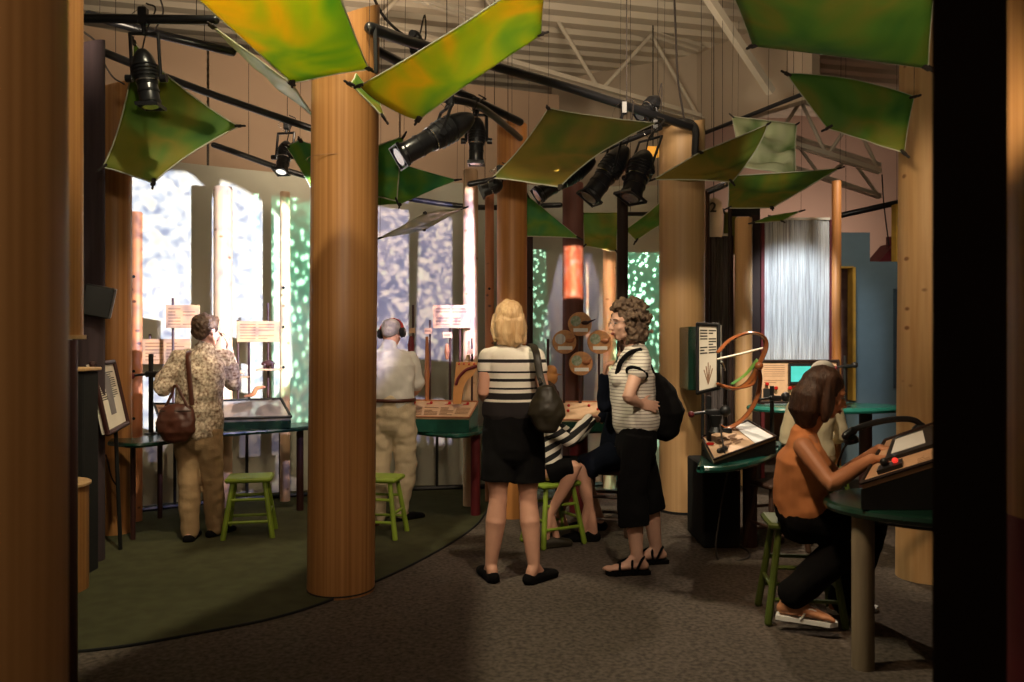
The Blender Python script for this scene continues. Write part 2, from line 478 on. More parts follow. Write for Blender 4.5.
class MB:
    """Collects closed shapes (world coordinates) and links them as ONE mesh object."""

    def __init__(s):
        s.v, s.f, s.M = [], [], Matrix.Identity(4)

    def add(s, vs, fs):
        k = len(s.v)
        s.v += [s.M @ Vector(v) for v in vs]
        s.f += [tuple(i + k for i in f) for f in fs]
        return s

    def box(s, c, size, rz=0.0, R=None, bevel=0.0):
        hx, hy, hz = size[0] / 2, size[1] / 2, size[2] / 2
        R = R or Matrix.Rotation(rz, 3, 'Z')
        c = Vector(c)
        if bevel <= 0:
            vs = [c + R @ Vector((x * hx, y * hy, z * hz)) for z in (-1, 1) for x, y in ((-1, -1), (1, -1), (1, 1), (-1, 1))]
            fs = [(3, 2, 1, 0), (4, 5, 6, 7), (0, 1, 5, 4), (1, 2, 6, 5), (2, 3, 7, 6), (3, 0, 4, 7)]
            return s.add(vs, fs)
        b = min(bevel, hx * .9, hy * .9, hz * .9)
        rings = []
        for z, k in ((-hz, b), (-hz + b, 0), (hz - b, 0), (hz, b)):
            rr = []
            for sx, sy in ((-1, -1), (1, -1), (1, 1), (-1, 1)):
                ax, ay = hx - k, hy - k
                bb = b if k == 0 else b * .5
                if sx * sy > 0:
                    rr += [(sx * ax, sy * (ay - bb)), (sx * (ax - bb), sy * ay)]
                else:
                    rr += [(sx * (ax - bb), sy * ay), (sx * ax, sy * (ay - bb))]
            rings.append([c + R @ Vector((x, y, z)) for x, y in rr])
        return s.rings(rings)

    def rings(s, rings, cap=True, close=False):
        n = len(rings[0])
        vs = [p for r in rings for p in r]
        fs = []
        m = len(rings)
        for i in range(m - 1 if not close else m):
            j = (i + 1) % m
            for k in range(n):
                k2 = (k + 1) % n
                fs.append((i * n + k, i * n + k2, j * n + k2, j * n + k))
        if cap and not close:
            fs.append(tuple(range(n - 1, -1, -1)))
            fs.append(tuple((m - 1) * n + k for k in range(n)))
        return s.add(vs, fs)

    def tube(s, pts, rad, n=14, ref=None, round_=True, close=False):
        """rad: number, list of numbers or list of (a, b): a across ref, b the other way."""
        pts = [Vector(p) for p in pts]
        m = len(pts)
        if not isinstance(rad, (list, tuple)):
            rad = [rad] * m
        rad = [(r, r) if not isinstance(r, (list, tuple)) else r for r in rad]
        tang = []
        for i in range(m):
            a = pts[(i - 1) % m] if (i > 0 or close) else pts[i]
            b = pts[(i + 1) % m] if (i < m - 1 or close) else pts[i]
            t = b - a
            tang.append(t.normalized() if t.length > 1e-9 else Vector((0, 0, 1)))
        u = None
        fr = []
        for i in range(m):
            t = tang[i]
            if ref is not None:
                rf = ref[i] if isinstance(ref, list) else ref
                rf = Vector(rf)
            elif u is None:
                rf = Vector((1, 0, 0)) if abs(t.x) < .9 else Vector((0, 1, 0))
            else:
                rf = u
            u = rf - t * rf.dot(t)
            if u.length < 1e-6:
                u = t.orthogonal()
            u.normalize()
            fr.append((u.copy(), t.cross(u)))
        rings = []

        def ring(c, i, k):
            u_, v_ = fr[i]
            a, b = rad[i]
            return [c + u_ * (math.cos(2 * math.pi * q / n) * a * k) + v_ * (math.sin(2 * math.pi * q / n) * b * k) for q in range(n)]
        if round_ and not close:
            for ang in (80, 50, 25):
                d = min(rad[0])
                rings.append(ring(pts[0] - tang[0] * d * math.sin(math.radians(ang)), 0, math.cos(math.radians(ang))))
        for i in range(m):
            rings.append(ring(pts[i], i, 1))
        if round_ and not close:
            for ang in (25, 50, 80):
                d = min(rad[-1])
                rings.append(ring(pts[-1] + tang[-1] * d * math.sin(math.radians(ang)), m - 1, math.cos(math.radians(ang))))
        return s.rings(rings, close=close)

    def cyl(s, a, b, r, n=20, r2=None):
        return s.tube([a, b], [r, r if r2 is None else r2], n, round_=False)

    def lathe(s, a, b, prof, n=20):
        """prof: [(t along a->b, radius)]"""
        a, b = Vector(a), Vector(b)
        t = (b - a).normalized()
        u = t.orthogonal().normalized()
        v = t.cross(u)
        rings = [[a + (b - a) * k + u * (math.cos(2 * math.pi * q / n) * r) + v * (math.sin(2 * math.pi * q / n) * r) for q in range(n)] for k, r in prof]
        return s.rings(rings)

    def ball(s, c, r, n=16, m=10, R=None):
        if not isinstance(r, (tuple, list)):
            r = (r, r, r)
        c = Vector(c)
        R = R or Matrix.Identity(3)
        rings = []
        for i in range(1, m):
            th = math.pi * i / m
            rings.append([c + R @ Vector((r[0] * math.sin(th) * math.cos(2 * math.pi * q / n), r[1] * math.sin(th) * math.sin(2 * math.pi * q / n), -r[2] * math.cos(th))) for q in range(n)])
        return s.rings(rings)

    def prism(s, pts, z0, z1):
        n = len(pts)
        vs = [(p[0], p[1], z0) for p in pts] + [(p[0], p[1], z1) for p in pts]
        a = sum(pts[i][0] * pts[(i + 1) % n][1] - pts[(i + 1) % n][0] * pts[i][1] for i in range(n))
        if a < 0:
            vs = vs[:n][::-1] + vs[n:][::-1]
        fs = [tuple(range(n - 1, -1, -1)), tuple(range(n, 2 * n))] + [(i, (i + 1) % n, n + (i + 1) % n, n + i) for i in range(n)]
        return s.add(vs, fs)

    def plate(s, corners, th):
        """A flat board with the four corners given (front face), th thick towards -normal."""
        c = [Vector(p) for p in corners]
        nrm = (c[1] - c[0]).cross(c[3] - c[0]).normalized()
        vs = c + [p - nrm * th for p in c]
        return s.add(vs, [(0, 1, 2, 3), (7, 6, 5, 4), (1, 0, 4, 5), (2, 1, 5, 6), (3, 2, 6, 7), (0, 3, 7, 4)])

    def build(s, name, m, parent=None, origin=None, smooth=True, angle=35):
        me = bpy.data.meshes.new(name)
        if parent is not None:
            o0 = wloc(parent)
        elif origin is not None:
            o0 = Vector(origin)
        else:
            xs = [v.x for v in s.v]
            ys = [v.y for v in s.v]
            o0 = Vector(((min(xs) + max(xs)) / 2, (min(ys) + max(ys)) / 2, min(v.z for v in s.v)))
        me.from_pydata([v - o0 for v in s.v], [], s.f)
        bm = bmesh.new()
        bm.from_mesh(me)
        bmesh.ops.recalc_face_normals(bm, faces=bm.faces)
        bm.to_mesh(me)
        bm.free()
        me.materials.append(m)
        if smooth:
            me.polygons.foreach_set('use_smooth', [True] * len(me.polygons))
            me.set_sharp_from_angle(angle=math.radians(angle))
        o = bpy.data.objects.new(name, me)
        COL.objects.link(o)
        if parent is not None:
            o.parent = parent
        else:
            o.location = o0
        return o


def thing(name, label, cat, loc=(0, 0, 0), group=None):
    o = bpy.data.objects.new(name, None)
    COL.objects.link(o)
    o.location = loc
    o.empty_display_size = .1
    return tag(o, label, cat, group)


def tag(o, label, cat=None, group=None):
    o['label'] = label
    if cat:
        o['category'] = cat
    if group:
        o['group'] = group
    return o


def struct(o):
    o['kind'] = 'structure'
    return o


def dup(root, loc, label, rotz=None):
    r = root.copy()
    COL.objects.link(r)
    r.location = loc
    if rotz is not None:
        r.rotation_euler = (0, 0, rotz)
    r['label'] = label
    for ch in list(root.children):
        c = ch.copy()
        COL.objects.link(c)
        c.parent = r
        for g in list(ch.children):
            d = g.copy()
            COL.objects.link(d)
            d.parent = c
    return r


def fuse(name, mb, m, parent, voxel=0.008, smooth=3, fold=0.0, fscale=9.0, fstretch=(1, 1, 1)):
    """One continuous skin around all the overlapping shapes in mb."""
    tmp_m = bpy.data.meshes.new('tmp')
    tmp_m.from_pydata([tuple(v) for v in mb.v], [], mb.f)
    bm = bmesh.new()
    bm.from_mesh(tmp_m)
    bmesh.ops.recalc_face_normals(bm, faces=bm.faces)
    bm.to_mesh(tmp_m)
    bm.free()
    tmp = bpy.data.objects.new('tmp', tmp_m)
    COL.objects.link(tmp)
    r = tmp.modifiers.new('r', 'REMESH')
    r.mode = 'VOXEL'
    r.voxel_size = voxel
    if smooth:
        sm = tmp.modifiers.new('s', 'SMOOTH')
        sm.factor = .5
        sm.iterations = smooth
    dg = bpy.context.evaluated_depsgraph_get()
    me = bpy.data.meshes.new_from_object(tmp.evaluated_get(dg))
    bpy.data.objects.remove(tmp)
    bpy.data.meshes.remove(tmp_m)
    me.name = name
    o0 = wloc(parent)
    if fold > 0:
        nrm = [v.normal.copy() for v in me.vertices]
        for v, nn in zip(me.vertices, nrm):
            q = Vector((v.co.x * fstretch[0], v.co.y * fstretch[1], v.co.z * fstretch[2])) * fscale
            v.co += nn * (fold * (noise.noise(q) + .5 * noise.noise(q * 2.1)))
    for v in me.vertices:
        v.co -= o0
    me.materials.clear()
    me.materials.append(m)
    me.polygons.foreach_set('use_smooth', [True] * len(me.polygons))
    me.update()
    o = bpy.data.objects.new(name, me)
    COL.objects.link(o)
    o.parent = parent
    return o


def catmull(pts, k=8, closed=False):
    pts = [Vector(p) for p in pts]
    n = len(pts)
    out = []
    for i in range(n if closed else n - 1):
        p0 = pts[(i - 1) % n] if (i > 0 or closed) else pts[0] * 2 - pts[1]
        p1, p2 = pts[i], pts[(i + 1) % n]
        p3 = pts[(i + 2) % n] if (i < n - 2 or closed) else pts[-1] * 2 - pts[-2]
        for q in range(k):
            t = q / k
            out.append(.5 * ((2 * p1) + (p2 - p0) * t + (2 * p0 - 5 * p1 + 4 * p2 - p3) * t * t + (3 * p1 - p0 - 3 * p2 + p3) * t ** 3))
    if not closed:
        out.append(pts[-1])
    return out


# ---------------------------------------------------------------- the setting
struct(MB().box((0, 6.5, -.05), (16, 16, .1)).build('floor', M['carpet'], smooth=False))
edge = catmull([(-4.6, 3.9, 0), (-3.2, 3.55, 0), (-2.06, 3.71, 0), (-1.56, 3.95, 0), (-1.14, 4.28, 0), (-.76, 4.92, 0), (-.46, 5.65, 0), (-.27, 6.35, 0), (-.2, 7.2, 0), (-.3, 8.0, 0)], 8)
plat = [(p.x, p.y) for p in edge] + [(-2, 7.9), (-3.4, 7.3), (-5.2, 6.4)]
struct(MB().prism(plat, 0.0, 0.012).build('floor', M['carpet_green'], smooth=False))
trim = MB()
trim.tube([Vector((p.x, p.y, .006)) for p in edge], .008, 6)
struct(trim.build('trim_1', M['black_matt']))

WP = catmull([P(-40, 341, 5.4).xy.to_3d(), P(60, 341, 6.3).xy.to_3d(), P(130, 341, 6.9).xy.to_3d(), P(290, 341, 7.65).xy.to_3d(), P(440, 341, 8.05).xy.to_3d(), P(600, 341, 8.25).xy.to_3d(), P(690, 341, 8.2).xy.to_3d()], 10)


def wall_strip(path, z0, z1, th, name, m):
    mb = MB()
    n = len(path)
    rings = []
    for i, p in enumerate(path):
        t = (path[min(i + 1, n - 1)] - path[max(i - 1, 0)]).normalized()
        q = Vector((-t.y, t.x, 0)) * th
        if q.y < 0:
            q = -q
        rings.append([Vector((p.x, p.y, z0)), Vector((p.x, p.y, z1)), Vector((p.x + q.x, p.y + q.y, z1)), Vector((p.x + q.x, p.y + q.y, z0))])
    mb.rings(rings)
    return struct(mb.build(name, m, angle=30))


wall_strip(WP, 0, 3.05, .06, 'wall_curved', M['wall_cyc'])
# tall tan panels that stand above and behind the curved projection wall
tp = [P(20, 341, 7.2), P(208, 341, 8.05), P(400, 341, 8.9), P(560, 341, 9.6)]
tp = [Vector((p.x, p.y, 0)) for p in tp]
for k in range(3):
    a, b = tp[k], tp[k + 1]
    g = (b - a).normalized() * .012
    wall_strip([a + g, b - g], 0, 4.4, .08, 'wall_back', M['wall_tan'])
wall_strip([Vector((-5.6, 2.0, 0)), Vector((-4.9, 7.0, 0))], 0, 4.4, .08, 'wall_left', M['wall_tan'])
# high bulkhead wall on the right, its foot left open
struct(MB().plate([P(552, 341, 10.6).xy.to_3d() + Vector((0, 0, 1.5)), P(697, 341, 9.6).xy.to_3d() + Vector((0, 0, 1.5)),
                   P(697, 341, 9.6).xy.to_3d() + Vector((0, 0, 4.9)), P(552, 341, 10.6).xy.to_3d() + Vector((0, 0, 4.9))], .1).build('wall_rear', M['wall_beige'], smooth=False))
q0, q1 = P(697, 341, 9.6), P(812, 341, 8.2)
zb = 3.95
struct(MB().plate([(q0.x, q0.y, zb), (q1.x, q1.y, zb), (q1.x, q1.y, 4.9), (q0.x, q0.y, 4.9)], .12).build('wall_bulkhead', M['wall_beige'], smooth=False))
struct(MB().box(((q0.x + 4.2), 12.4, 2.7), (8.5, .1, 5.4)).build('wall_far', M['wall_pink'], smooth=False))
struct(MB().box((7.6, 8.0, 2.7), (.1, 9, 5.4)).build('wall_right', M['wall_beige'], smooth=False))

# corrugated steel deck ceiling
mb = MB()
zc, pitch = 4.9, .30
ys = []
y = 2.0
prof = []
while y < 13:
    prof += [(y, 0), (y + .13, 0), (y + .17, .07), (y + .26, .07)]
    y += pitch
vs, fs = [], []
for x in (-7, 8):
    for (yy, zz) in prof:
        vs.append((x, yy, zc + zz))
n = len(prof)
for i in range(n - 1):
    fs.append((i, i + 1, n + i + 1, n + i))
mb.add(vs, fs)
ceil = mb.build('ceiling', M['deck'], smooth=False)
sm = ceil.modifiers.new('thickness', 'SOLIDIFY')
sm.thickness = .01
struct(ceil)
ceil.rotation_euler = (0, 0, math.radians(14))


def truss(p, q, depth, label, web=True, n=6, w=.05, top=None):
    """Open steel roof joist: two chords and a zigzag web."""
    p, q = Vector(p), Vector(q)
    t = thing('roof_truss', label, 'roof truss', (p + q) / 2, 'cream steel roof trusses')
    d = (q - p)
    up = Vector((0, 0, depth))
    for nm, off in (('bottom_chord', Vector((0, 0, 0))), ('top_chord', up)):
        a = MB()
        R = d.to_track_quat('X', 'Z').to_matrix()
        for s_ in (-1, 1):
            a.box((p + q) / 2 + off + R @ Vector((0, s_ * w * .8, 0)), (d.length, w, .012), R=R)
            a.box((p + q) / 2 + off + R @ Vector((0, s_ * w * .35, .03)), (d.length, .01, w), R=R)
        a.build(nm, M['steel'], t, smooth=False)
    if web:
        for k in range(n):
            a0 = p + d * (k / n) + (up if k % 2 else Vector())
            a1 = p + d * ((k + 1) / n) + (Vector() if k % 2 else up)
            MB().cyl(a0, a1, .022, 8).build('web_bar', M['steel'], t)
    return t


truss(P(370, 26, 8.0), P(700, 120, 9.2), .8, 'long cream roof truss running behind the black lighting pipes, nearest the centre', n=6, w=.08)
t = thing('roof_beam', 'single cream steel beam slanting across the bare wall at upper right', 'beam', P(738, 40, 7.5))
MB().cyl(P(702, -12, 7.2), P(771, 92, 7.8), .05, 4).build('web_bar', M['steel'], t)
truss(P(775, 140, 9.4), P(880, 173, 9.2), .55, 'cream roof truss beyond the bulkhead, left of the knotty pine column, upper one', n=4)
truss(P(765, 160, 10.6), P(880, 198, 10.4), .4, 'cream roof truss beyond the bulkhead, lower one above the blue set wall', n=4)
truss(P(330, -30, 6.6), P(540, 40, 8.6), .4, 'cream roof truss above the slim yellow leaf, far up at the top edge', n=5)


def pipe(label, pts, r=.026, m=None, group='black pipes of the lighting grid', rods=True):
    mb = MB().tube(catmull(pts, 6) if len(pts) > 2 else pts, r, 12, round_=True)
    t = thing('lighting_pipe', label, 'pipe', sum(pts, Vector()) / len(pts), group)
    mb.build('tube', m or M['lamp_black'], t)
    for k in (.12, .88):
        a = Vector(pts[0]).lerp(Vector(pts[-1]), k) if len(pts) == 2 else catmull(pts, 6)[int(k * 6 * (len(pts) - 1))]
        MB().cyl(a, (a.x, a.y, 4.9), .0025, 6).build('hanger_rod', M['rope'], t)
    return t


pipe('thick black pipe carrying the hanging lamp at upper left', [P(60, 18, 4.5), P(215, 20, 4.5)], .026)
pipe('black pipe running down rightward behind the upper left lamp', [P(90, 15, 5.2), P(150, 32, 5.3), P(232, 52, 5.5)], .03)
pipe('black pipe sloping behind the big green leaf at left', [P(98, 50, 5.4), P(200, 90, 5.9), P(330, 135, 6.4)], .028)
pipe('lower black pipe above the snowy projection', [P(214, 145, 6.6), P(320, 180, 6.9), P(460, 206, 7.2), P(560, 205, 7.2)], .025)
pipe('long black pipe rising leftward from the top of the right round column', [P(370, 28, 4.5), P(430, 48, 5.0), P(560, 85, 5.9), P(690, 127, 6.6)], .034)
pipe('black pipe behind the slim yellow leaf toward the orange column', [P(372, 48, 4.9), P(440, 83, 5.5), P(520, 122, 6.2)], .03)
pipe('short black pipe end holding the big profile lamp', [P(440, 98, 4.9), P(480, 107, 5.2), P(520, 138, 6.2)], .024)
pipe('black pipe behind the three angled lamps', [P(470, 184, 6.2), P(560, 165, 6.3), P(660, 128, 6.5)], .022)
pipe('black pipe above the blue set wall', [P(838, 216, 9.6), P(905, 201, 9.4)], .035)
pipe('thin black cable tray line crossing the bare wall at upper right', [P(700, 135, 8.9), P(808, 92, 7.9)], .022)
pipe('short black pipe beside the numbered board', [P(698, 196, 7.6), P(726, 184, 7.3)], .03)
pipe('short black pipe right of the thin dark post', [P(626, 214, 7.0), P(662, 214, 7.2)], .02)


def cable(label, pts, r=.008):
    return tag(MB().tube(catmull(pts, 8), r, 6).build('power_cable', M['rope']), label, 'cable')


cable('black cable hanging from the roof to the right round column', [P(674, -12, 6.8), P(676, 40, 6.8), P(678, 80, 6.8), P(684, 118, 6.75)], .009)
cable('black cable hanging over the top of the main column', [P(370, -10, 5.0), P(385, 18, 5.0), P(410, 40, 5.1), P(432, 52, 5.1)], .009)
cable('looped black cable under the pipe at upper left', [P(84, 32, 5.2), P(98, 44, 5.3), P(103, 62, 5.35), P(98, 80, 5.4)], .007)
cable('thin black cable draped from the left pipe to the dark column', [P(100, 56, 5.3), P(112, 76, 5.3), P(124, 84, 5.4)], .006)
cable('thin cable coming down onto the maroon roof of the blue set', [P(882, 175, 9.3), P(884, 205, 9.3), P(889, 245, 9.3)], .008)
cable('thin black cable from the upper pipe down behind the yellow leaf', [P(158, -8, 5.2), P(163, 12, 5.2), P(155, 30, 5.2)], .006)
cable('black cord hanging on the wooden column by the tall framed sign', [P(106, 455, 5.75), P(112, 478, 5.74), P(119, 488, 5.74)], .006)


# ---------------------------------------------------------------- columns and posts
def column(name, label, cat, px, y_front, wpx, top_py, m, base_py=None, lean=0.0, n=48, cap=True, taper=1.0, z0=None, ztop=None, slope=0.0):
    """Round column: y_front distance of its front, wpx its width in the photo."""
    r = wpx / 2 / F * y_front
    Y = y_front + r
    r = wpx / 2 / F * Y
    c = G(px, Y)
    zt = ztop if ztop is not None else P(px, top_py, Y).z
    zb_ = z0 if z0 is not None else 0.0
    t = thing(name, label, cat, (c.x, c.y, zb_))
    rings = []
    for k in range(2):
        z = (zb_, zt)[k]
        rr = r * (1, taper)[k]
        cx = c.x + (lean if k else 0)
        rings.append([Vector((cx + math.cos(2 * math.pi * q / n) * rr, c.y + math.sin(2 * math.pi * q / n) * rr, z + (slope * math.sin(2 * math.pi * q / n + .8) if k else 0))) for q in range(n)])
    mb = MB()
    mb.rings(rings)
    mb.build('shaft', m, t)
    return t, c, r, zt


t, c, r, zt = column('round_column', 'big golden veneer column rising from the green carpet edge, nearest the middle', 'column', 341, 4.48, 66.5, 17, M['veneer'], slope=.10, lean=.03)
MB().cyl((c.x, c.y, 0.012), (c.x, c.y, .02), r + .004, 40).build('base_line', M['rope'], t)
mb = MB()
mb.tube([P(375, 28, 4.5), P(376, 72, 4.5)], .012, 8)
mb.build('cable_strip', M['black'], t)
tb = MB()
tb.tube([Vector((c.x + math.cos(a) * (r + .0005), c.y + math.sin(a) * (r + .0005), P(0, 155, 4.5).z)) for a in [2 * math.pi * k / 40 for k in range(40)]], .0015, 5, close=True)
tb.build('seam', M['ink'], t)
t, c, r, zt = column('round_column', 'broad pale veneer column with a black cable arch on its top, behind the curly haired woman', 'column', 682, 6.67, 45, 124, M['veneer_pale'], slope=.05)
mb = MB()
mb.tube(catmull([P(640, 132, 6.65), P(660, 124, 6.7), P(684, 122, 6.7), P(695, 128, 6.6), P(695, 150, 6.55), P(695, 176, 6.55)], 6), [.03] * 31, 8)
mb.build('cable_arch', M['black'], t)
MB().cyl((c.x, c.y, .0), (c.x, c.y, .02), r + .012, 40).build('base_ring', M['black_matt'], t)
column('round_column', 'orange brown column behind the blond woman, topped just under the lamps', 'column', 512, 6.5, 30, 125, M['veneer_orange'])
t, c, r, zt = column('round_column', 'wooden column with a dangling cord at far left, behind the framed sign', 'column', 115, 5.9, 31, 85, M['veneer'], slope=.05)
column('round_column', 'very tall blurred wooden column filling the left edge, closest to the viewer', 'column', -48, 1.17, 204, -400, M['veneer'], ztop=4.6)
# the stepped fixture behind it
t = thing('hanging_column', 'wooden column section hanging high behind the closest left column, with a thin lip', 'column', G(52, 3.1))
MB().lathe(P(52, 337, 3.1), P(52, -60, 3.1), [(0, .108), (1, .108)], 40).build('shaft', M['veneer'], t)
MB().lathe(P(52, 339, 3.1), P(52, 335, 3.1), [(0, .118), (1, .118)], 40).build('rim', M['veneer_pale'], t)
MB().lathe(G(59, 3.35), P(59, 340, 3.35), [(0, .07), (1, .07)], 32).build('core_pole', M['post_dark'], t)
t = thing('drum_pedestal', 'short wooden drum with a pale rim on the floor at far left', 'pedestal', G(52, 4.6))
MB().lathe(G(52, 4.62), P(52, 484, 4.62), [(0, .19), (1, .19)], 40).build('drum', M['veneer'], t)
MB().lathe(P(52, 486, 4.62), P(52, 482.5, 4.62), [(0, .197), (.2, .203), (.8, .203), (1, .197)], 40).build('rim', M['veneer_pale'], t)
column('round_column', 'dark plum coloured round column between the hanging section and the wooden one', 'column', 89, 5.16, 29, 44, M['plum'], slope=.04)
t = thing('speaker_cabinet', 'tall black cabinet with a wooden top edge behind the framed sign', 'cabinet', (-2.65, 4.98, 0))
MB().box((-2.72, 4.98, .63), (.20, .18, 1.26), bevel=.006).build('body', M['black_matt'], t)
MB().box((-2.72, 4.98, 1.275), (.23, .21, .022), bevel=.005).build('top_edge', M['veneer_pale'], t)


def post(label, px, Y, w, top, m, holes=(), group=None, dark=None, name='wooden_post', zb=0.0):
    r = w / 2 / F * Y
    c = G(px, Y)
    t = thing(name, label, 'post', (c.x, c.y, zb), group)
    zt = P(px, top, Y).z
    MB().lathe((c.x, c.y, zb), (c.x, c.y, zt), [(0, r), (.996, r), (1, r * .93)], 24).build('shaft', m, t)
    for py in holes:
        z = P(px, py, Y).z
        MB().cyl((c.x, c.y - r - .006, z), (c.x, c.y - r + .004, z), .012, 10).build('peg_hole', M['black_matt'], t)
    return t


post('reddish post with peg holes left of the woman in the floral blouse', 136.5, 6.4, 11, 212, M['post_red'], (277, 371, 418))
post('thick pale post lit by the snowy projection, behind the floral blouse woman', 223, 6.95, 18, 187, M['post_pale'])
post('slim pale post with peg holes right of the small animal shelves', 285, 7.2, 10, 192, M['post_pale'], (288, 327, 367))
post('bright slim post just right of the tan text board near the blond woman', 470.5, 7.0, 15, 170, M['post_pale'])
post('thin brown post directly left of the orange column', 489.5, 7.2, 9, 190, M['post_red'], (289,))
post('slim dark post right of the orange column', 529.5, 7.5, 7, 232, M['post_dark'], (288,))
post('thick dark post behind the four round discs', 573, 7.15, 21, 183, mat('red_brown_bark_paint', (.15, .055, .04), .6, scale=4, stretch=(6, 6, .4)))
post('pale rose lit post between the discs and the curly haired woman', 609.5, 7.9, 13, 250, M['post_pale'])
post('tall thin nearly black post behind the curly haired woman', 622.5, 6.7, 11, 192, M['dark_brown'])

# right-hand side: uprights around the hanging strand screens
post('dark brown upright just right of the broad pale column', 705, 7.5, 9, 192, M['dark_brown'])
post('thin dark upright between the dusky strand screen and the rear column', 730, 8.0, 4, 205, M['dark_brown'])
post('pale wooden column standing between the two strand screens', 743.5, 8.1, 17, 218, M['veneer_pale'])
t = thing('door_frame_post', 'black boxed upright with lintel around the rear wooden column', 'frame', G(754, 8.35))
MB().box((P(754.5, 341, 8.35).x, 8.35, P(0, 205, 8.35).z / 2), (.09, .09, P(0, 205, 8.35).z)).build('upright', M['dark_brown'], t)
MB().box(P(744, 211, 8.35), (.30, .1, .10)).build('lintel', M['black_matt'], t)
post('orange pine post at the right edge of the big strand screen', 836.5, 7.9, 9, 181, M['veneer_orange'])

t, c, r, zt = column('round_column', 'knotty pine column right of the seated woman in orange', 'column', 926, 4.75, 56, -40, M['knotty'], lean=.03)
# dark square post and its wooden neighbour, close at the right edge
t = thing('square_post', 'wide nearly black square post close to the viewer on the right', 'post', (P(969, 341, 1.7).x, 1.7, 0))
MB().box((P(969, 341, 1.7).x, 1.7, 2.2), (.135, .10, 4.4), rz=math.radians(-29.7), bevel=.004).build('shaft', M['dark_brown'], t)
MB().box((P(969, 341, 1.7).x, 1.7, .06), (.15, .12, .12), rz=math.radians(-29.7), bevel=.004).build('plinth', M['dark_brown'], t)
cx = P(1012, 341, 2.3).x + .17
t = thing('round_column', 'wooden column with a dark red lower part cut by the right edge', 'column', (cx, 2.3, 0))
zz = P(0, 516, 2.3).z
MB().lathe((cx, 2.3, zz), (cx, 2.3, 4.5), [(0, .165), (1, .165)], 40).build('shaft', M['veneer'], t)
MB().lathe((cx, 2.3, 0), (cx, 2.3, zz), [(0, .17), (1, .17)], 40).build('lower_wrap', M['maroon'], t)


# ---------------------------------------------------------------- cloth leaves
def leaf(label, c, m, sag=.10, bow=.07, crease=.03, seed=0, clips=(0, 1, 2, 3), cords=(), n=18, up=None, name='cloth_leaf'):
    """c: four corners in order; edges curve inward, the middle sags; clips on the corners."""
    c = [Vector(p) for p in c]
    cen = sum(c, Vector()) / 4
    t = thing(name, label, 'hanging cloth', cen, 'dyed cloth leaves of the canopy')
    bows = bow if isinstance(bow, (list, tuple)) else [bow] * 4

    def edge_pt(i, k):
        a, b = c[i], c[(i + 1) % 4]
        p = a.lerp(b, k)
        d = (cen - (a + b) / 2).normalized()
        return p + d * (bows[i] * (b - a).length * 2.2 * k * (1 - k))
    rows = []
    for j in range(n + 1):
        v = j / n
        row = []
        for i in range(n + 1):
            u = i / n
            bot, top = edge_pt(0, u), edge_pt(2, 1 - u)
            lef, rig = edge_pt(3, 1 - v), edge_pt(1, v)
            p = bot * (1 - v) + top * v + lef * (1 - u) + rig * u
            p -= c[0] * (1 - u) * (1 - v) + c[1] * u * (1 - v) + c[2] * u * v + c[3] * (1 - u) * v
            q = 16 * u * (1 - u) * v * (1 - v)
            p = p + Vector((0, 0, -sag * q))
            wq = noise.noise(Vector((u * 2.2 + seed * 3.1, v * 5.0 + seed, seed * 1.7)))
            p = p + Vector((0, -.5, .8)) * (crease * wq * min(1, q * 2 + .15))
            row.append(p)
        rows.append(row)
    vs = [p for r in rows for p in r]
    fs = [(j * (n + 1) + i, j * (n + 1) + i + 1, (j + 1) * (n + 1) + i + 1, (j + 1) * (n + 1) + i) for j in range(n) for i in range(n)]
    mb = MB().add(vs, fs)
    o = mb.build('cloth', m, t, angle=60)
    sm = o.modifiers.new('thickness', 'SOLIDIFY')
    sm.thickness = .004
    hm = MB()
    loop = rows[0] + [r[-1] for r in rows[1:]] + rows[-1][::-1][1:] + [r[0] for r in rows[::-1][1:-1]]
    hm.tube(loop, .0045, 6, close=True)
    hm.build('hem', M['hem'], t)
    for i in clips:
        d = (cen - c[i]).normalized()
        k = MB()
        R = d.to_track_quat('X', 'Z').to_matrix()
        k.box(c[i] + d * .005, (.045, .032, .014), R=R, bevel=.004)
        k.tube([c[i] - d * .02, c[i] - d * .035], .007, 8)
        k.build('corner_clip', M['rope'] if i % 2 else M['chrome'] if sag > .12 else M['rope'], t)
    for i in cords:
        MB().cyl(c[i], (c[i].x + .02, c[i].y, 4.9), .0016, 5).build('hanging_cord', M['rope'], t)
    return t


leaf('large glowing yellow leaf cloth at the top, left of the main column', [P(292, 83, 4.1), P(369, 69, 4.15), P(322, -60, 3.2), P(155, -40, 3.2)], M['leaf_yellow'], .05, (.03, .02, .03, .0), seed=1, cords=(0, 1))
leaf('narrow pale leaf cloth seen almost edge on under the big yellow one', [P(316, 119, 4.9), P(292, 84, 4.3), P(212, 26, 4.0), P(236, 50, 4.9)], M['leaf_silver'], .03, (.02, .02, .02, .05), seed=2, cords=(0, 3))
leaf('long yellow green leaf cloth reaching right from the main column top', [P(360, 86, 4.15), P(418, 120, 4.2), P(541, 34, 3.9), P(548, -32, 3.3)], M['leaf_yellow'], .02, (-.16, .02, .03, .02), seed=3, cords=(2,))
leaf('tiny green cloth scrap beside the top right of the main column', [P(350, 84, 4.2), P(384, 118, 4.3), P(379, 100, 4.35), P(356, 74, 4.3)], M['leaf_green'], .0, .05, seed=4, clips=(0, 1))
leaf('big green kite shaped leaf cloth behind the hanging lamp at upper left', [P(103, 167, 4.7), P(153, 183, 4.8), P(239, 126, 5.0), P(134, 42, 4.9)], M['leaf_green'], .03, (.02, .07, .09, .08), seed=5, cords=(3,))
leaf('small green leaf cloth peeking out left of the main column', [P(313, 192, 6.0), P(335, 150, 6.0), P(300, 140, 5.6), P(286, 146, 5.6)], M['leaf_teal'], .03, .03, seed=6, cords=(2,))
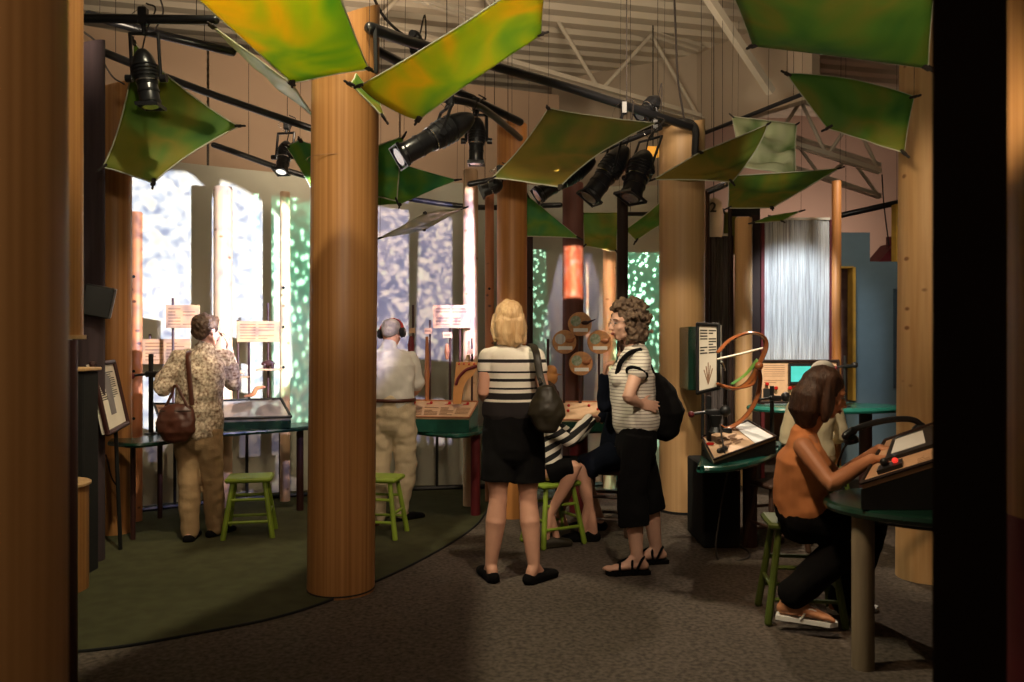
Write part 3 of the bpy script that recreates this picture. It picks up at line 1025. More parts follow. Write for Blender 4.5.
leaf('upright green leaf cloth just right of the main column', [P(372, 196, 5.9), P(397, 201, 5.9), P(404, 136, 5.9), P(366, 148, 5.9)], M['leaf_teal'], .02, .03, seed=7, cords=(2,))
leaf('wide green leaf cloth pointing right behind the big profile lamp', [P(360, 206, 6.4), P(400, 204, 6.5), P(457, 180, 6.5), P(398, 163, 6.4)], M['leaf_teal'], .03, .03, seed=8, cords=(2,))
leaf('slim pale green leaf cloth before the lilac projection', [P(380, 238, 6.2), P(424, 230, 6.6), P(464, 208, 6.4), P(425, 213, 6.0)], M['leaf_silver'], .03, (.0, .03, .0, .03), seed=9, cords=(2, 0))
leaf('broad olive leaf cloth hanging over the blond woman', [P(492, 178, 5.3), P(560, 187, 5.2), P(657, 123, 5.9), P(548, 108, 5.9)], M['leaf_olive'], .05, (.03, .10, .05, .05), seed=10, cords=(3,))
leaf('green leaf cloth speckled with light beside the orange column', [P(522, 236, 6.9), P(579, 238, 6.9), P(528, 196, 6.9), P(520, 192, 6.9)], M['leaf_teal'], .03, (.02, .0, .02, .02), seed=11, cords=(2,))
leaf('square green leaf cloth behind the two dark posts', [P(584, 246, 7.3), P(617, 252, 7.3), P(619, 212, 7.4), P(582, 212, 7.4)], M['leaf_green'], .03, .03, seed=12, cords=(2,))
leaf('dark green leaf cloth tucked left of the broad pale column', [P(636, 241, 6.9), P(662, 224, 6.9), P(663, 200, 7.0), P(625, 230, 6.9)], M['leaf_deep'], .01, .02, seed=13, cords=(2,))
leaf('folded olive leaf cloth crossing the broad pale column', [P(652, 180, 6.0), P(732, 182, 6.0), P(768, 124, 6.4), P(700, 152, 6.0)], M['leaf_olive'], .09, (.05, -.10, .02, .05), seed=14, cords=(2,))
leaf('shiny silvery green leaf cloth catching the lamp light', [P(738, 166, 7.0), P(796, 177, 7.0), P(797, 124, 7.4), P(732, 116, 7.4)], M['leaf_silver'], .06, .03, .10, seed=15, cords=(3,))
leaf('deep green leaf cloth hanging in front of the strand screen top', [P(728, 208, 6.4), P(772, 208, 6.2), P(840, 168, 6.4), P(728, 176, 6.8)], M['leaf_green'], .03, (.0, .0, .03, .02), seed=16, cords=(2,))
leaf('thin green leaf cloth end above the strand screen', [P(752, 223, 7.4), P(782, 221, 7.4), P(801, 211, 7.4), P(770, 216, 7.6)], M['leaf_deep'], .01, .02, seed=17, cords=(2,))
leaf('largest deep green leaf cloth across the top right corner', [P(753, 46, 3.6), P(928, 68, 3.4), P(938, -40, 2.9), P(715, -40, 3.0)], M['leaf_deep'], .04, (.02, .02, .0, .03), seed=18)
leaf('pointed green leaf cloth below the largest top right one', [P(787, 74, 4.6), P(828, 128, 4.6), P(904, 153, 4.5), P(914, 97, 4.5)], M['leaf_deep'], .02, (-.03, .0, .03, -.10), seed=19, cords=(0, 3))
leaf('small green cloth corner far back between the rear wooden column and dusky screen', [P(722, 252, 8.6), P(737, 255, 8.6), P(737, 212, 8.6), P(724, 212, 8.6)], M['leaf_olive'], .01, .02, seed=20, cords=(2,))


# ---------------------------------------------------------------- theatre lamps
def stage_lamp(label, A, B, C, r, kind='profile', lit=False):
    """A lens end, B rear end, C clamp on the pipe, r barrel radius."""
    A, B, C = Vector(A), Vector(B), Vector(C)
    t = thing('stage_lamp', label, 'stage lamp', C, 'black theatre lamps in the grid')
    d = (B - A).normalized()
    side = d.cross(Vector((0, 0, 1)))
    if side.length < .2:
        side = Vector((1, 0, 0))
    side.normalize()
    up = side.cross(d)
    L = (B - A).length
    MB().lathe(A + d * L * .42, B, [(0, r * .8), (.02, r * 1.12), (.2, r * 1.2), (.55, r * 1.2), (.8, r * .95), (.92, r * .7), (1, r * .45)], 24).build('housing', M['lamp_black'], t)
    tube_ = MB().lathe(A, A + d * L * .46, [(0, r * .92), (.04, r), (.9, r), (1, r * .85)], 24)
    for k in (.15, .55, .85):
        tube_.lathe(A + d * L * .46 * k, A + d * (L * .46 * k + .012), [(0, r * 1.07), (1, r * 1.07)], 24)
    lt = tube_.build('lens_tube', M['lamp_black'], t)
    R = Matrix((side, up, d)).transposed()
    fr = MB()
    for sx in (-1, 1):
        fr.box(A + d * .004 + side * sx * r * 1.08, (r * .12, r * 2.3, .02), R=R)
        fr.box(A + d * .004 + up * sx * r * 1.08, (r * 2.3, r * .12, .02), R=R)
    fr.build('colour_frame', M['lamp_black'], lt)
    MB().lathe(A - d * .001, A + d * .006, [(0, r * .8), (1, r * .8)], 24).build('lens', M['lens'] if lit else M['chrome'], lt)
    # fins and a bright edge ring
    fn = MB()
    for k in (.52, .58, .64, .70):
        fn.lathe(A + d * L * k, A + d * (L * k + .006), [(0, r * 1.3), (1, r * 1.3)], 24)
    fn.build('cooling_fins', M['lamp_black'], t)
    MB().lathe(A + d * L * .43, A + d * (L * .43 + .008), [(0, r * 1.16), (1, r * 1.16)], 24).build('bright_ring', M['chrome'], t)
    piv = A + d * L * .5
    yk = MB()
    top = piv.lerp(C, .72)
    w_ = r * 1.45
    for sx in (-1, 1):
        yk.tube([piv + side * sx * w_, top + side * sx * w_], (.006, .018) and .010, 8)
    yk.tube([top - side * w_, top + side * w_], .010, 8)
    yo = yk.build('yoke', M['lamp_black'], t)
    for sx in (-1, 1):
        MB().cyl(piv + side * sx * w_, piv + side * sx * (w_ + .035), .022, 12).build('tilt_knob', M['lamp_black'], yo)
    cl = MB().tube([top, C], .012, 8)
    cl.box(C, (.05, .05, .10), bevel=.008)
    cl.build('clamp', M['lamp_black'], yo)
    MB().tube(catmull([B, B + Vector((.03, 0, .12)), C + Vector((.07, 0, .04)), C + Vector((.02, 0, .07))], 6), .005, 6).build('cable', M['rope'], t)
    MB().tube(catmull([top, top + Vector((-.05, 0, .05)), C + Vector((-.07, 0, .0)), C + Vector((0, 0, .06))], 6), .002, 6).build('safety_wire', M['chrome'], t)
    return t


stage_lamp('black lamp hanging before the green kite leaf at upper left', P(151, 107, 4.5), P(142, 50, 4.5), P(143, 16, 4.5), .055)
stage_lamp('small lit lamp hanging left of the main column over the snowy projection', P(281, 172, 6.5), P(287, 142, 6.6), P(287, 124, 6.55), .05, lit=True)
stage_lamp('large black profile lamp slanting down left, right of the main column', P(399, 157, 4.9), P(472, 117, 5.1), P(450, 98, 4.95), .068)
stage_lamp('small upright black lamp beside the large slanting profile lamp', P(476, 164, 5.5), P(477, 118, 5.5), P(476, 105, 5.5), .050)
stage_lamp('short black lamp peeking out at the top of the bright slim post', P(481, 192, 6.0), P(502, 183, 6.0), P(500, 172, 6.05), .045, lit=True)
stage_lamp('leftmost lamp of the slanting row below the olive leaf', P(537, 196, 6.1), P(594, 160, 6.2), P(585, 150, 6.25), .060)
stage_lamp('middle lamp of the slanting row below the olive leaf', P(589, 198, 6.0), P(626, 148, 6.1), P(624, 108, 6.15), .075)
stage_lamp('rightmost lamp of the slanting row, against the broad pale column', P(630, 198, 5.9), P(646, 152, 6.0), P(655, 126, 6.2), .080)
stage_lamp('black lamp on top of the long pipe near the arch of the broad pale column', P(640, 116, 6.4), P(658, 98, 6.5), P(652, 116, 6.45), .05)
stage_lamp('dark lamp on the pipe above the slim yellow leaf', P(408, 44, 5.0), P(420, 34, 5.0), P(414, 46, 5.0), .04)
t = thing('loudspeaker', 'black box loudspeaker on a bracket at the left by the plum column', 'loudspeaker', P(97, 300, 5.2))
R = Matrix.Rotation(math.radians(12), 3, 'Y') @ Matrix.Rotation(math.radians(25), 3, 'Z')
MB().box(P(98, 301, 5.2), (.17, .16, .20), R=R, bevel=.008).build('box', M['black'], t)
a = R @ Vector((.087, 0, 0))
MB().box(P(98, 301, 5.2) + a, (.014, .155, .195), R=R, bevel=.004).build('grille', mat('grey_speaker_edge', (.10, .09, .09), .4), t)
MB().box(P(86, 300, 5.3), (.10, .05, .05)).build('bracket', M['black'], t)


# ---------------------------------------------------------------- counters, panels and signs
def worktop(name, label, pts, z, th, m, cat='counter', legs=(), apron=None, leg_m=None):
    """pts: plan outline. legs: [(x, y, r)]"""
    cx = sum(p[0] for p in pts) / len(pts)
    cy = sum(p[1] for p in pts) / len(pts)
    t = thing(name, label, cat, (cx, cy, 0))
    MB().prism(pts, z - th, z).build('worktop', m, t)
    if True:
        e = [Vector((p[0], p[1], z - th / 2)) for p in pts]
        MB().tube(e, th / 2, 8, close=True).build('rounded_edge', m, t)
    if apron:
        MB().prism([(cx + (p[0] - cx) * .86, cy + (p[1] - cy) * .86) for p in pts], z - th - apron, z - th).build('apron', M['black'], t)
    for (x, y, r) in legs:
        MB().cyl((x, y, 0), (x, y, z - th), r, 16).build('leg', leg_m or M['post_dark'], t)
    return t


def panel(name, label, cat, corners, th, m, frame=None, fw=.02, text=0, tcol=None, base=None, cols=2, region=(.06, .1, .94, .9), inks=.45, origin=None):
    """Board with corners (bl, br, tr, tl); optional frame; text: rows of small print."""
    c = [Vector(p) for p in corners]
    nrm = (c[1] - c[0]).cross(c[3] - c[0]).normalized()
    if nrm.dot(Vector((0, 0, EH)) - c[0]) < 0:
        nrm = -nrm
    t = thing(name, label, cat, origin or sum(c, Vector()) / 4)

    def q(u, v, o=0):
        return c[0].lerp(c[1], u).lerp(c[3].lerp(c[2], u), v) + nrm * o
    MB().add([q(0, 0), q(1, 0), q(1, 1), q(0, 1), q(0, 0, -th), q(1, 0, -th), q(1, 1, -th), q(0, 1, -th)],
             [(0, 1, 2, 3), (7, 6, 5, 4), (1, 0, 4, 5), (2, 1, 5, 6), (3, 2, 6, 7), (0, 3, 7, 4)]).build('board', m, t, smooth=False)
    W, Hh = (c[1] - c[0]).length, (c[3] - c[0]).length
    if frame:
        f = MB()
        e = [q(0, 0, .004), q(1, 0, .004), q(1, 1, .004), q(0, 1, .004)]
        for i in range(4):
            f.tube([e[i], e[(i + 1) % 4]], fw / 2, 6)
        f.build('frame', frame, t)
    if text:
        tx = MB()
        rnd = random.Random(len(label))
        u0, v0, u1, v1 = region
        cw = (u1 - u0) / cols
        for k in range(cols):
            for i in range(text):
                va = v1 - (v1 - v0) * (i + .5) / text
                h = (v1 - v0) / text * inks * .5
                if rnd.random() < .12:
                    continue
                a = u0 + cw * k + .01
                b = a + cw * (.85 if rnd.random() > .2 else .5)
                tx.add([q(a, va - h, .0015), q(b, va - h, .0015), q(b, va + h, .0015), q(a, va + h, .0015),
                        q(a, va - h, .0003), q(b, va - h, .0003), q(b, va + h, .0003), q(a, va + h, .0003)],
                       [(0, 1, 2, 3), (7, 6, 5, 4), (1, 0, 4, 5), (2, 1, 5, 6), (3, 2, 6, 7), (0, 3, 7, 4)])
        if tx.v:
            tx.build('small_print', tcol or M['ink'], t, smooth=False)
    return t, q


def Z(px, py, z):                       # the point at height z seen at (px, py)
    return P(px, py, (EH - z) * F / (py - 341))


def xy(p):
    return (p.x, p.y)


# left counter, hugging the wall
fl = catmull([Z(110, 441, .74), Z(135, 443, .74), Z(165, 440, .74), Z(200, 434, .74), Z(240, 431, .74), Z(285, 428, .74), Z(318, 425, .74)], 5)
bl = [G(305, 7.0), G(240, 6.75), G(185, 6.5), G(152, 6.2), G(138, 5.86), G(112, 5.84)]
worktop('curved_counter', 'dark green curved counter along the projection wall at the left', [xy(p) for p in fl + bl], .74, .035, M['green_dark'],
        legs=[(G(133, 5.80).x, 5.80, .018), (G(300, 6.8).x, 6.8, .03), (G(160, 6.5).x, 6.5, .02)], leg_m=M['post_dark'])
# its two sloped display boards
t, q = panel('display_case', 'shallow glass topped display case on the left counter beside the floral blouse', 'display case',
             [Z(222, 419, .83), Z(291, 417, .83), P(281, 399, 6.8), P(222, 401, 6.7)], .03, M['glass_panel'], frame=M['black'], fw=.022)
a, b, c_, d = [Z(222, 419, .83), Z(291, 417, .83), P(281, 399, 6.8), P(222, 401, 6.7)]
mb = MB()
v = [a, b, c_, d]
mb.add([p - Vector((0, 0, .03)) for p in v] + [Vector((p.x, p.y, .742)) for p in v], [(0, 1, 2, 3), (7, 6, 5, 4), (1, 0, 4, 5), (2, 1, 5, 6), (3, 2, 6, 7), (0, 3, 7, 4)])
mb.build('case_body', M['green_dark'], t, smooth=False)
t, q = panel('display_case', 'small tilted display case partly hidden by the brown shoulder bag', 'display case',
             [P(163, 428, 6.25), P(196, 426, 6.3), P(196, 404, 6.6), P(154, 404, 6.55)], .02, M['panel_tan'], frame=M['black'], fw=.02, text=5)
mb = MB()
mb.box(P(176, 424, 6.45) - Vector((0, 0, .02)), (.24, .2, .10)).build('case_body', M['green_dark'], t, smooth=False)


def sign_board(label, x0, y0, x1, y1, Y, m=None, text=6, pole=None, pole_top=None, cols=2, r=.011, base=.74, group=None):
    t, q = panel('text_board', label, 'sign', [P(x0, y1, Y), P(x1, y1, Y), P(x1, y0, Y), P(x0, y0, Y)], .02, m or M['panel_wood'], text=text, cols=cols, inks=.35)
    if group:
        t['group'] = group
    for px, pt in (pole or []):
        MB().cyl((P(px, 341, Y + .03).x, Y + .035, base), P(px, pt, Y + .035), r, 10).build('pole', M['post_dark'], t)
    return t


sign_board('tan text board raised on a rod, left of the floral blouse woman\'s head', 166, 305, 199, 328, 6.6, pole=[(173, 298)])
sign_board('wide tan text board behind the floral blouse woman, lower than the other one', 142, 339, 190, 364, 6.75, pole=[(150, 334)])
sign_board('tan text board on two rods above the animal shelves', 237, 321, 279, 342, 6.9, pole=[(238, 320), (268, 303), (249, 342)])
sign_board('large tan text board on rods between the old man and the blond woman', 433, 305, 471, 328, 6.9, pole=[(450, 327), (460, 327)], base=.72)
sign_board('tiny tan label at ear height of the old man', 409, 328, 415, 333, 6.9, text=1, cols=1, pole=[(413, 305)], r=.009, base=.72)
sign_board('tiny tan label on the second rod right of the old man', 424.5, 328, 432, 334, 6.9, text=1, cols=1, pole=[(430, 320)], r=.009, base=.72)
sign_board('tiny tan label below the left corner of the large tan text board', 443, 332, 452, 338, 6.85, text=1, cols=1, base=.72)
sign_board('tiny tan label just above the orange striped wing', 467, 349, 473, 354, 6.85, text=1, cols=1, pole=[(472, 338)], r=.008, base=.72)


def spec(label, px, y0, y1, w, Y, m):
    o = MB().tube([P(px, y0, Y), P(px, (y0 + y1) / 2, Y), P(px, y1, Y)], [w * .6, w, w * .7], 10)
    return tag(o.build('wooden_sample', m), label, 'wooden sample')


spec('long upright wooden sample on the second rod right of the old man', 427, 338, 408, .022, 6.8, M['post_red'])
spec('short upright wooden sample under the middle tiny label', 447, 345, 358, .022, 6.85, M['post_red'])
spec('reddish upright sample beside the ear of the old man', 411, 338, 352, .03, 6.85, M['maroon'])
# orange striped wing on a post
t = thing('wing_model', 'orange curved wing with a dark red band standing on the middle console', 'model', P(456, 405, 6.6))
out = catmull([P(456, 362, 6.6), P(478, 363, 6.6), P(474, 374, 6.6), P(465, 384, 6.6), P(461, 404, 6.6)], 6) + [P(453, 404, 6.6)] + catmull([P(453, 392, 6.6), P(455, 376, 6.6), P(456, 362, 6.6)], 4)[:-1]
cen = sum(out, Vector()) / len(out)
mb = MB()
n_ = len(out)
mb.add([p for p in out] + [p + Vector((0, .03, 0)) for p in out], [tuple(range(n_)), tuple(range(2 * n_ - 1, n_ - 1, -1))] + [(i, n_ + i, n_ + (i + 1) % n_, (i + 1) % n_) for i in range(n_)])
mb.build('wing_board', mat('orange_varnish', (.60, .28, .09), .4), t)
MB().tube(catmull([P(476, 366, 6.59), P(466, 370, 6.59), P(459, 377, 6.59), P(456, 384, 6.59)], 5), [.012] * 16, 8).build('red_band', M['maroon'], t)
for k in range(4):
    MB().ball(P(459 + k * 5, 364, 6.59), .008).build('peg', M['red'], t)


# animal shelves
def shelf(label, x0, x1, py, Y, polex=None):
    t = thing('small_shelf', label, 'shelf', P((x0 + x1) / 2, py, Y))
    MB().box(P((x0 + x1) / 2, py, Y), ((x1 - x0) / F * Y, .14, .014), bevel=.003).build('board', M['panel_wood'], t)
    return t


shelf('small wooden shelf carrying a dark animal figure', 258, 280, 369.5, 6.85)
shelf('small wooden shelf carrying a pale animal figure', 231, 248, 377, 6.85)


def animal(label, c, L, h, m, name='animal_figure', long_neck=False, curl=False):
    c = Vector(c)
    t = thing(name, label, 'animal figure', c)
    mb = MB()
    if curl:
        mb.tube(catmull([c + Vector((-L * .5, 0, h * .12)), c + Vector((-L * .1, 0, h * .3)), c + Vector((L * .1, 0, h * .75)), c + Vector((L * .5, 0, h * .85))], 6), [(h * .10 + h * .08 * math.sin(math.pi * k / 18)) for k in range(19)], 10)
        mb.ball(c + Vector((L * .42, 0, h * .86)), (h * .16, h * .10, h * .10))
    else:
        mb.ball(c + Vector((0, 0, h * .62)), (L * .38, h * .28, h * .36))
        mb.ball(c + Vector((-L * .38, 0, h * .55)), (L * .16, h * .18, h * .22))
        for sx in (-.25, .25):
            for sy in (-.12, .12):
                mb.tube([c + Vector((sx * L, sy * h * 2, h * .5)), c + Vector((sx * L, sy * h * 2, h * .06))], h * .10, 8)
        mb.tube([c + Vector((L * .36, 0, h * .7)), c + Vector((L * .5, 0, h * .4))], h * .05, 6)
    fuse('body', mb, m, t, .004, 1)
    return t


animal('dark brown bear like animal figure on the right small shelf', P(269, 369, 6.83) + Vector((0, 0, .004)), .125, .075, M['post_dark'])
animal('pale animal figure lying on the left small shelf', P(240, 376, 6.83) + Vector((0, 0, .004)), .12, .045, M['panel_tan'])
animal('brown long necked animal figure standing behind the glass topped case', P(255, 398, 6.9), .17, .11, M['post_red'], curl=True)

# middle counter and console
fm = catmull([Z(372, 424, .72), Z(400, 428, .72), Z(430, 432, .72), Z(458, 434, .72), Z(478, 431, .72), Z(484, 426, .72)], 5)
bm_ = [G(484, 6.85), G(430, 6.88), G(372, 6.9)]
worktop('curved_counter', 'green counter bay between the old man and the blond woman', [xy(p) for p in fm + bm_], .72, .035, M['green'],
        legs=[(G(475.5, 6.62).x, 6.62, .04), (G(376, 6.7).x, 6.8, .03)], leg_m=M['maroon'])
CB = [P(406, 417, 6.4), P(469, 418, 6.4), P(478, 402, 6.8), P(406, 400, 6.8)]
t, q = panel('console', 'tan sloped console with four red knobs on the middle counter', 'console', CB, .015, M['panel_tan'], frame=M['post_red'], fw=.014, text=6, cols=4, region=(.03, .12, .97, .62), tcol=M['ink'])
MB().add([p - Vector((0, 0, .016)) for p in CB] + [Vector((p.x, p.y, .722)) for p in CB], [(0, 1, 2, 3), (7, 6, 5, 4), (1, 0, 4, 5), (2, 1, 5, 6), (3, 2, 6, 7), (0, 3, 7, 4)]).build('console_body', M['green'], t, smooth=False)
for u in (.12, .36, .62, .88):
    k = MB().ball(q(u, .8, .012), .013)
    k.tube([q(u, .78, .006), q(u - .06, .76, .006)], .004, 6)
    k.build('knob', M['red'], t)
# right bay behind the people
fr_ = catmull([Z(534, 424, .72), Z(560, 428, .72), Z(600, 429, .72), Z(650, 424, .72)], 5)
worktop('curved_counter', 'dark counter bay under the four round discs', [xy(p) for p in fr_ + [G(656, 6.95), G(600, 7.02), G(536, 7.02)]], .72, .035, M['green_dark'],
        legs=[(G(579, 6.75).x, 6.8, .08), (G(640, 6.8).x, 6.85, .03)], leg_m=M['maroon'])
CC = [P(554, 420, 6.45), P(618, 420, 6.45), P(614, 402, 6.8), P(558, 402, 6.8)]
t, q = panel('console', 'tan sloped console with small red buttons below the round discs', 'console', CC, .015, M['panel_tan'], frame=M['post_red'], fw=.014)
MB().add([p - Vector((0, 0, .016)) for p in CC] + [Vector((p.x, p.y, .722)) for p in CC], [(0, 1, 2, 3), (7, 6, 5, 4), (1, 0, 4, 5), (2, 1, 5, 6), (3, 2, 6, 7), (0, 3, 7, 4)]).build('console_body', M['green_dark'], t, smooth=False)
for (u, v_) in ((.2, .75), (.2, .45), (.55, .75), (.85, .8), (.88, .45), (.7, .55)):
    MB().ball(q(u, v_, .008), .013).build('button', M['red'], t)

# round discs
for (px, py, lab, rod) in ((580, 324, 'topmost round orange disc with a bird picture and a beak sticking out to the right', 0),
                           (564.5, 342, 'leftmost round orange disc with a grey picture of the four below the projection', 0),
                           (599.5, 342, 'rightmost round orange disc with a green picture of the four discs', 1),
                           (581, 363.5, 'lowest round orange disc of the four in front of the dark post', 0)):
    Y = 6.75
    c = P(px, py, Y)
    t = thing('picture_disc', lab, 'round sign', c, 'round discs on rods')
    r = 12 / F * Y
    MB().lathe(c + Vector((0, .02, 0)), c, [(0, r * .97), (.2, r), (.8, r), (1, r * .97)], 40).build('disc', M['disc'], t)
    MB().box(c + Vector((.005, -.004, -r * .50)), (r * 1.2, .006, r * .30)).build('name_label', M['white'], t)
    pm = M['strands'] if px < 570 else mat('green_picture_print', (.16, .26, .14), .6, scale=40, color2=(.45, .46, .38))
    MB().lathe(c + Vector((-r * .36, -.004, r * .25)), c + Vector((-r * .36, -.001, r * .25)), [(0, r * .44), (1, r * .44)], 24).build('picture', pm, t)
    an = MB().ball(c + Vector((r * .42, -.012, r * .10)), (r * .34, .02, r * .18))
    an.tube([c + Vector((r * .6, -.012, r * .12)), c + Vector((r * (1.25 if py < 330 else .85), -.012, r * .38))], [.012, .004], 8)
    an.build('relief_figure', M['post_red'] if py > 330 else M['post_dark'], t)
    MB().cyl((c.x, c.y + .035, .72), (c.x, c.y + .035, c.z + (.10 if rod else .02)), .010, 10).build('pole', M['post_dark'], t)
t = thing('bird_model', 'orange bird model with a thin beak behind the bag and head of the seated child', 'model', P(549, 402, 6.5))
b_ = MB().ball(P(547, 378, 6.5), (.09, .06, .07))
b_.ball(P(551, 371, 6.5), (.05, .05, .05))
b_.tube([P(554, 374, 6.5), P(563, 375, 6.5)], [.014, .003], 8)
fuse('body', b_, mat('orange_feather_paint', (.52, .22, .06), .6), t, .006, 2)
MB().cyl(P(549, 402, 6.5), P(549, 380, 6.5), .012, 10).build('pole', M['post_dark'], t)
MB().cyl(G(548, 6.75) + Vector((0, 0, .72)), P(548, 339, 6.75), .012, 10).build('rod', M['post_dark'], t)

# balustrade of black bars in front of the curved wall
t = thing('bar_railing', 'black upright bars on a curved foot rail below the counters', 'railing', (WP[20].x, WP[20].y - .3, 0))
rail = [Vector((p.x + .0, p.y - .32, 0)) for p in WP[16:64]]
MB().tube([p + Vector((0, 0, .03)) for p in rail], .022, 8).build('foot_rail', M['black'], t)
s_ = 0
for i in range(0, len(rail), 2):
    p = rail[i]
    MB().cyl((p.x, p.y, .02), (p.x, p.y, .70), .014, 8).build('bar', M['black'], t)

# framed sign at the far left, leaning on the plum column
FS = [P(107, 434, 5.15), P(127, 423, 5.6), P(113, 362, 5.6), P(91, 364, 5.15)]
t, q = panel('framed_sign', 'tall framed sign with a dark figure leaning at the far left', 'sign', FS, .03, M['paper'], frame=M['post_dark'], fw=.035, text=14, tcol=M['ink_dark'], region=(.10, .45, .92, .90))
mb = MB()
mb.add([q(.38, .22, .002), q(.62, .22, .002), q(.66, .75, .002), q(.50, .88, .002), q(.36, .75, .002), q(.38, .22, .0005), q(.62, .22, .0005), q(.66, .75, .0005), q(.50, .88, .0005), q(.36, .75, .0005)],
       [(0, 1, 2, 3, 4), (9, 8, 7, 6, 5), (0, 5, 6, 1), (1, 6, 7, 2), (2, 7, 8, 3), (3, 8, 9, 4), (4, 9, 5, 0)])
mb.build('printed_figure', mat('faded_print', (.22, .20, .20), .8), t, smooth=False)
MB().tube([q(.7, .1, -.03), (q(.7, .1).x - .02, q(.7, .1).y + .05, 0.02)], .014, 8).build('support_leg', M['black'], t)


def clamp_stand(label, px, Y, base, top, arm_py, flip=1, sc=1.0):
    """Thin rod on a foot with a dark clamp head."""
    a = Vector((G(px, Y).x, Y, base))
    t = thing('clamp_stand', label, 'stand', a)
    tz = P(px, top, Y).z
    MB().lathe(a, a + Vector((0, 0, .012)), [(0, .05), (1, .045)], 20).build('foot', M['black'], t)
    MB().cyl(a, (a.x, a.y, tz), .012 * sc, 10).build('rod', M['black'], t)
    z = P(px, arm_py, Y).z
    h = MB().box((a.x + .02 * flip, a.y - .02, z), (.07 * sc, .05, .030 * sc), bevel=.01)
    h.ball((a.x + .075 * flip * sc, a.y - .02, z + .01), .028 * sc)
    h.tube([(a.x - .02 * flip, a.y - .02, z), (a.x - .08 * flip * sc, a.y - .02, z - .01)], .010, 8)
    h.build('clamp_head', M['black'], t)
    MB().ball((a.x - .09 * flip * sc, a.y - .02, z - .015), .016 * sc).build('knob', M['maroon'], t)
    return t


clamp_stand('black viewing stand with a red knob at the left hand of the floral blouse woman', 151, 6.1, .74, 354, 374, 1, 1.5)

# ---------------------------------------------------------------- right hand exhibits
# board with the numeral on it
c = P(714, 214, 7.7)
t = thing('numbered_board', 'round topped beige board with the number 2 behind the broad pale column', 'sign', c)
r = 8 / F * 7.7
pts = [(-r, -.22), (r, -.22)] + [(r * math.cos(math.pi * k / 16), .08 + r * math.sin(math.pi * k / 16)) for k in range(17)]
mb = MB()
n_ = len(pts)
mb.add([c + Vector((x, 0, z)) for x, z in pts] + [c + Vector((x, .02, z)) for x, z in pts], [tuple(range(n_)), tuple(range(2 * n_ - 1, n_ - 1, -1))] + [(i, (i + 1) % n_, n_ + (i + 1) % n_, n_ + i) for i in range(n_)])
mb.build('board', M['wall_beige'], t, smooth=False)
cu = bpy.data.curves.new('numeral', 'FONT')
cu.body = '2'
cu.size = .13
cu.extrude = .003
cu.offset = .003
cu.align_x = 'CENTER'
tmp = bpy.data.objects.new('tmp', cu)
COL.objects.link(tmp)
dg = bpy.context.evaluated_depsgraph_get()
me = bpy.data.meshes.new_from_object(tmp.evaluated_get(dg))
bpy.data.objects.remove(tmp)
me.materials.clear()
me.materials.append(M['ink_dark'])
nb = bpy.data.objects.new('numeral', me)
COL.objects.link(nb)
nb.parent = t
nb.location = (-.01, -.006, .02)
nb.rotation_euler = (math.radians(90), 0, 0)
MB().cyl(c + Vector((0, .01, .12)), (c.x, c.y + .01, 4.9), .004, 6).build('hanging_rod', M['rope'], t)


def strand_screen(label, x0, x1, top, bot, Y, m, edge=None, z_bot=None):
    p0, p1 = P(x0, 341, Y), P(x1, 341, Y)
    zt = P(0, top, Y).z
    zb_ = z_bot if z_bot is not None else P(0, bot, Y).z
    t = thing('strand_screen', label, 'screen', ((p0.x + p1.x) / 2, Y, zb_), 'hanging strand screens')
    mb = MB()
    rnd = random.Random(5)
    n_ = int((p1.x - p0.x) / .012)
    prev = None
    vs, fs = [], []
    rows = 10
    for i in range(n_ + 1):
        x = p0.x + (p1.x - p0.x) * i / n_
        dd = rnd.uniform(-.012, .012)
        for j in range(rows + 1):
            z = zb_ + (zt - zb_) * j / rows
            vs.append((x + .006 * noise.noise(Vector((i * .7, z * 1.3, 0))), Y + dd + .006 * noise.noise(Vector((i * .9, z * 2, 4))), z))
    for i in range(n_):
        for j in range(rows):
            k = i * (rows + 1) + j
            fs.append((k, k + rows + 1, k + rows + 2, k + 1))
    mb.add(vs, fs)
    o = mb.build('strands', m, t, smooth=False)
    s2 = o.modifiers.new('thickness', 'SOLIDIFY')
    s2.thickness = .006
    for x in (p0.x - .02, p1.x + .02):
        MB().box((x, Y, zt / 2), (.035, .06, zt)).build('side_post', edge or M['maroon'], t, smooth=False)
    MB().box(((p0.x + p1.x) / 2, Y, zt + .01), (p1.x - p0.x, .05, .025)).build('top_rail', M['paper'], t, smooth=False)
    MB().box(((p0.x + p1.x) / 2, Y, zb_ - .01), (p1.x - p0.x, .05, .025)).build('bottom_rail', M['dark_brown'], t, smooth=False)
    return t


strand_screen('wide pale screen of hanging strands lit cool white', 764, 829, 220, 400, 8.4, M['strands'], z_bot=.72)
strand_screen('dusky narrow screen of hanging strands right of the broad column', 711, 729, 236, 440, 8.2, M['strands_dark'], edge=M['dark_brown'], z_bot=.4)

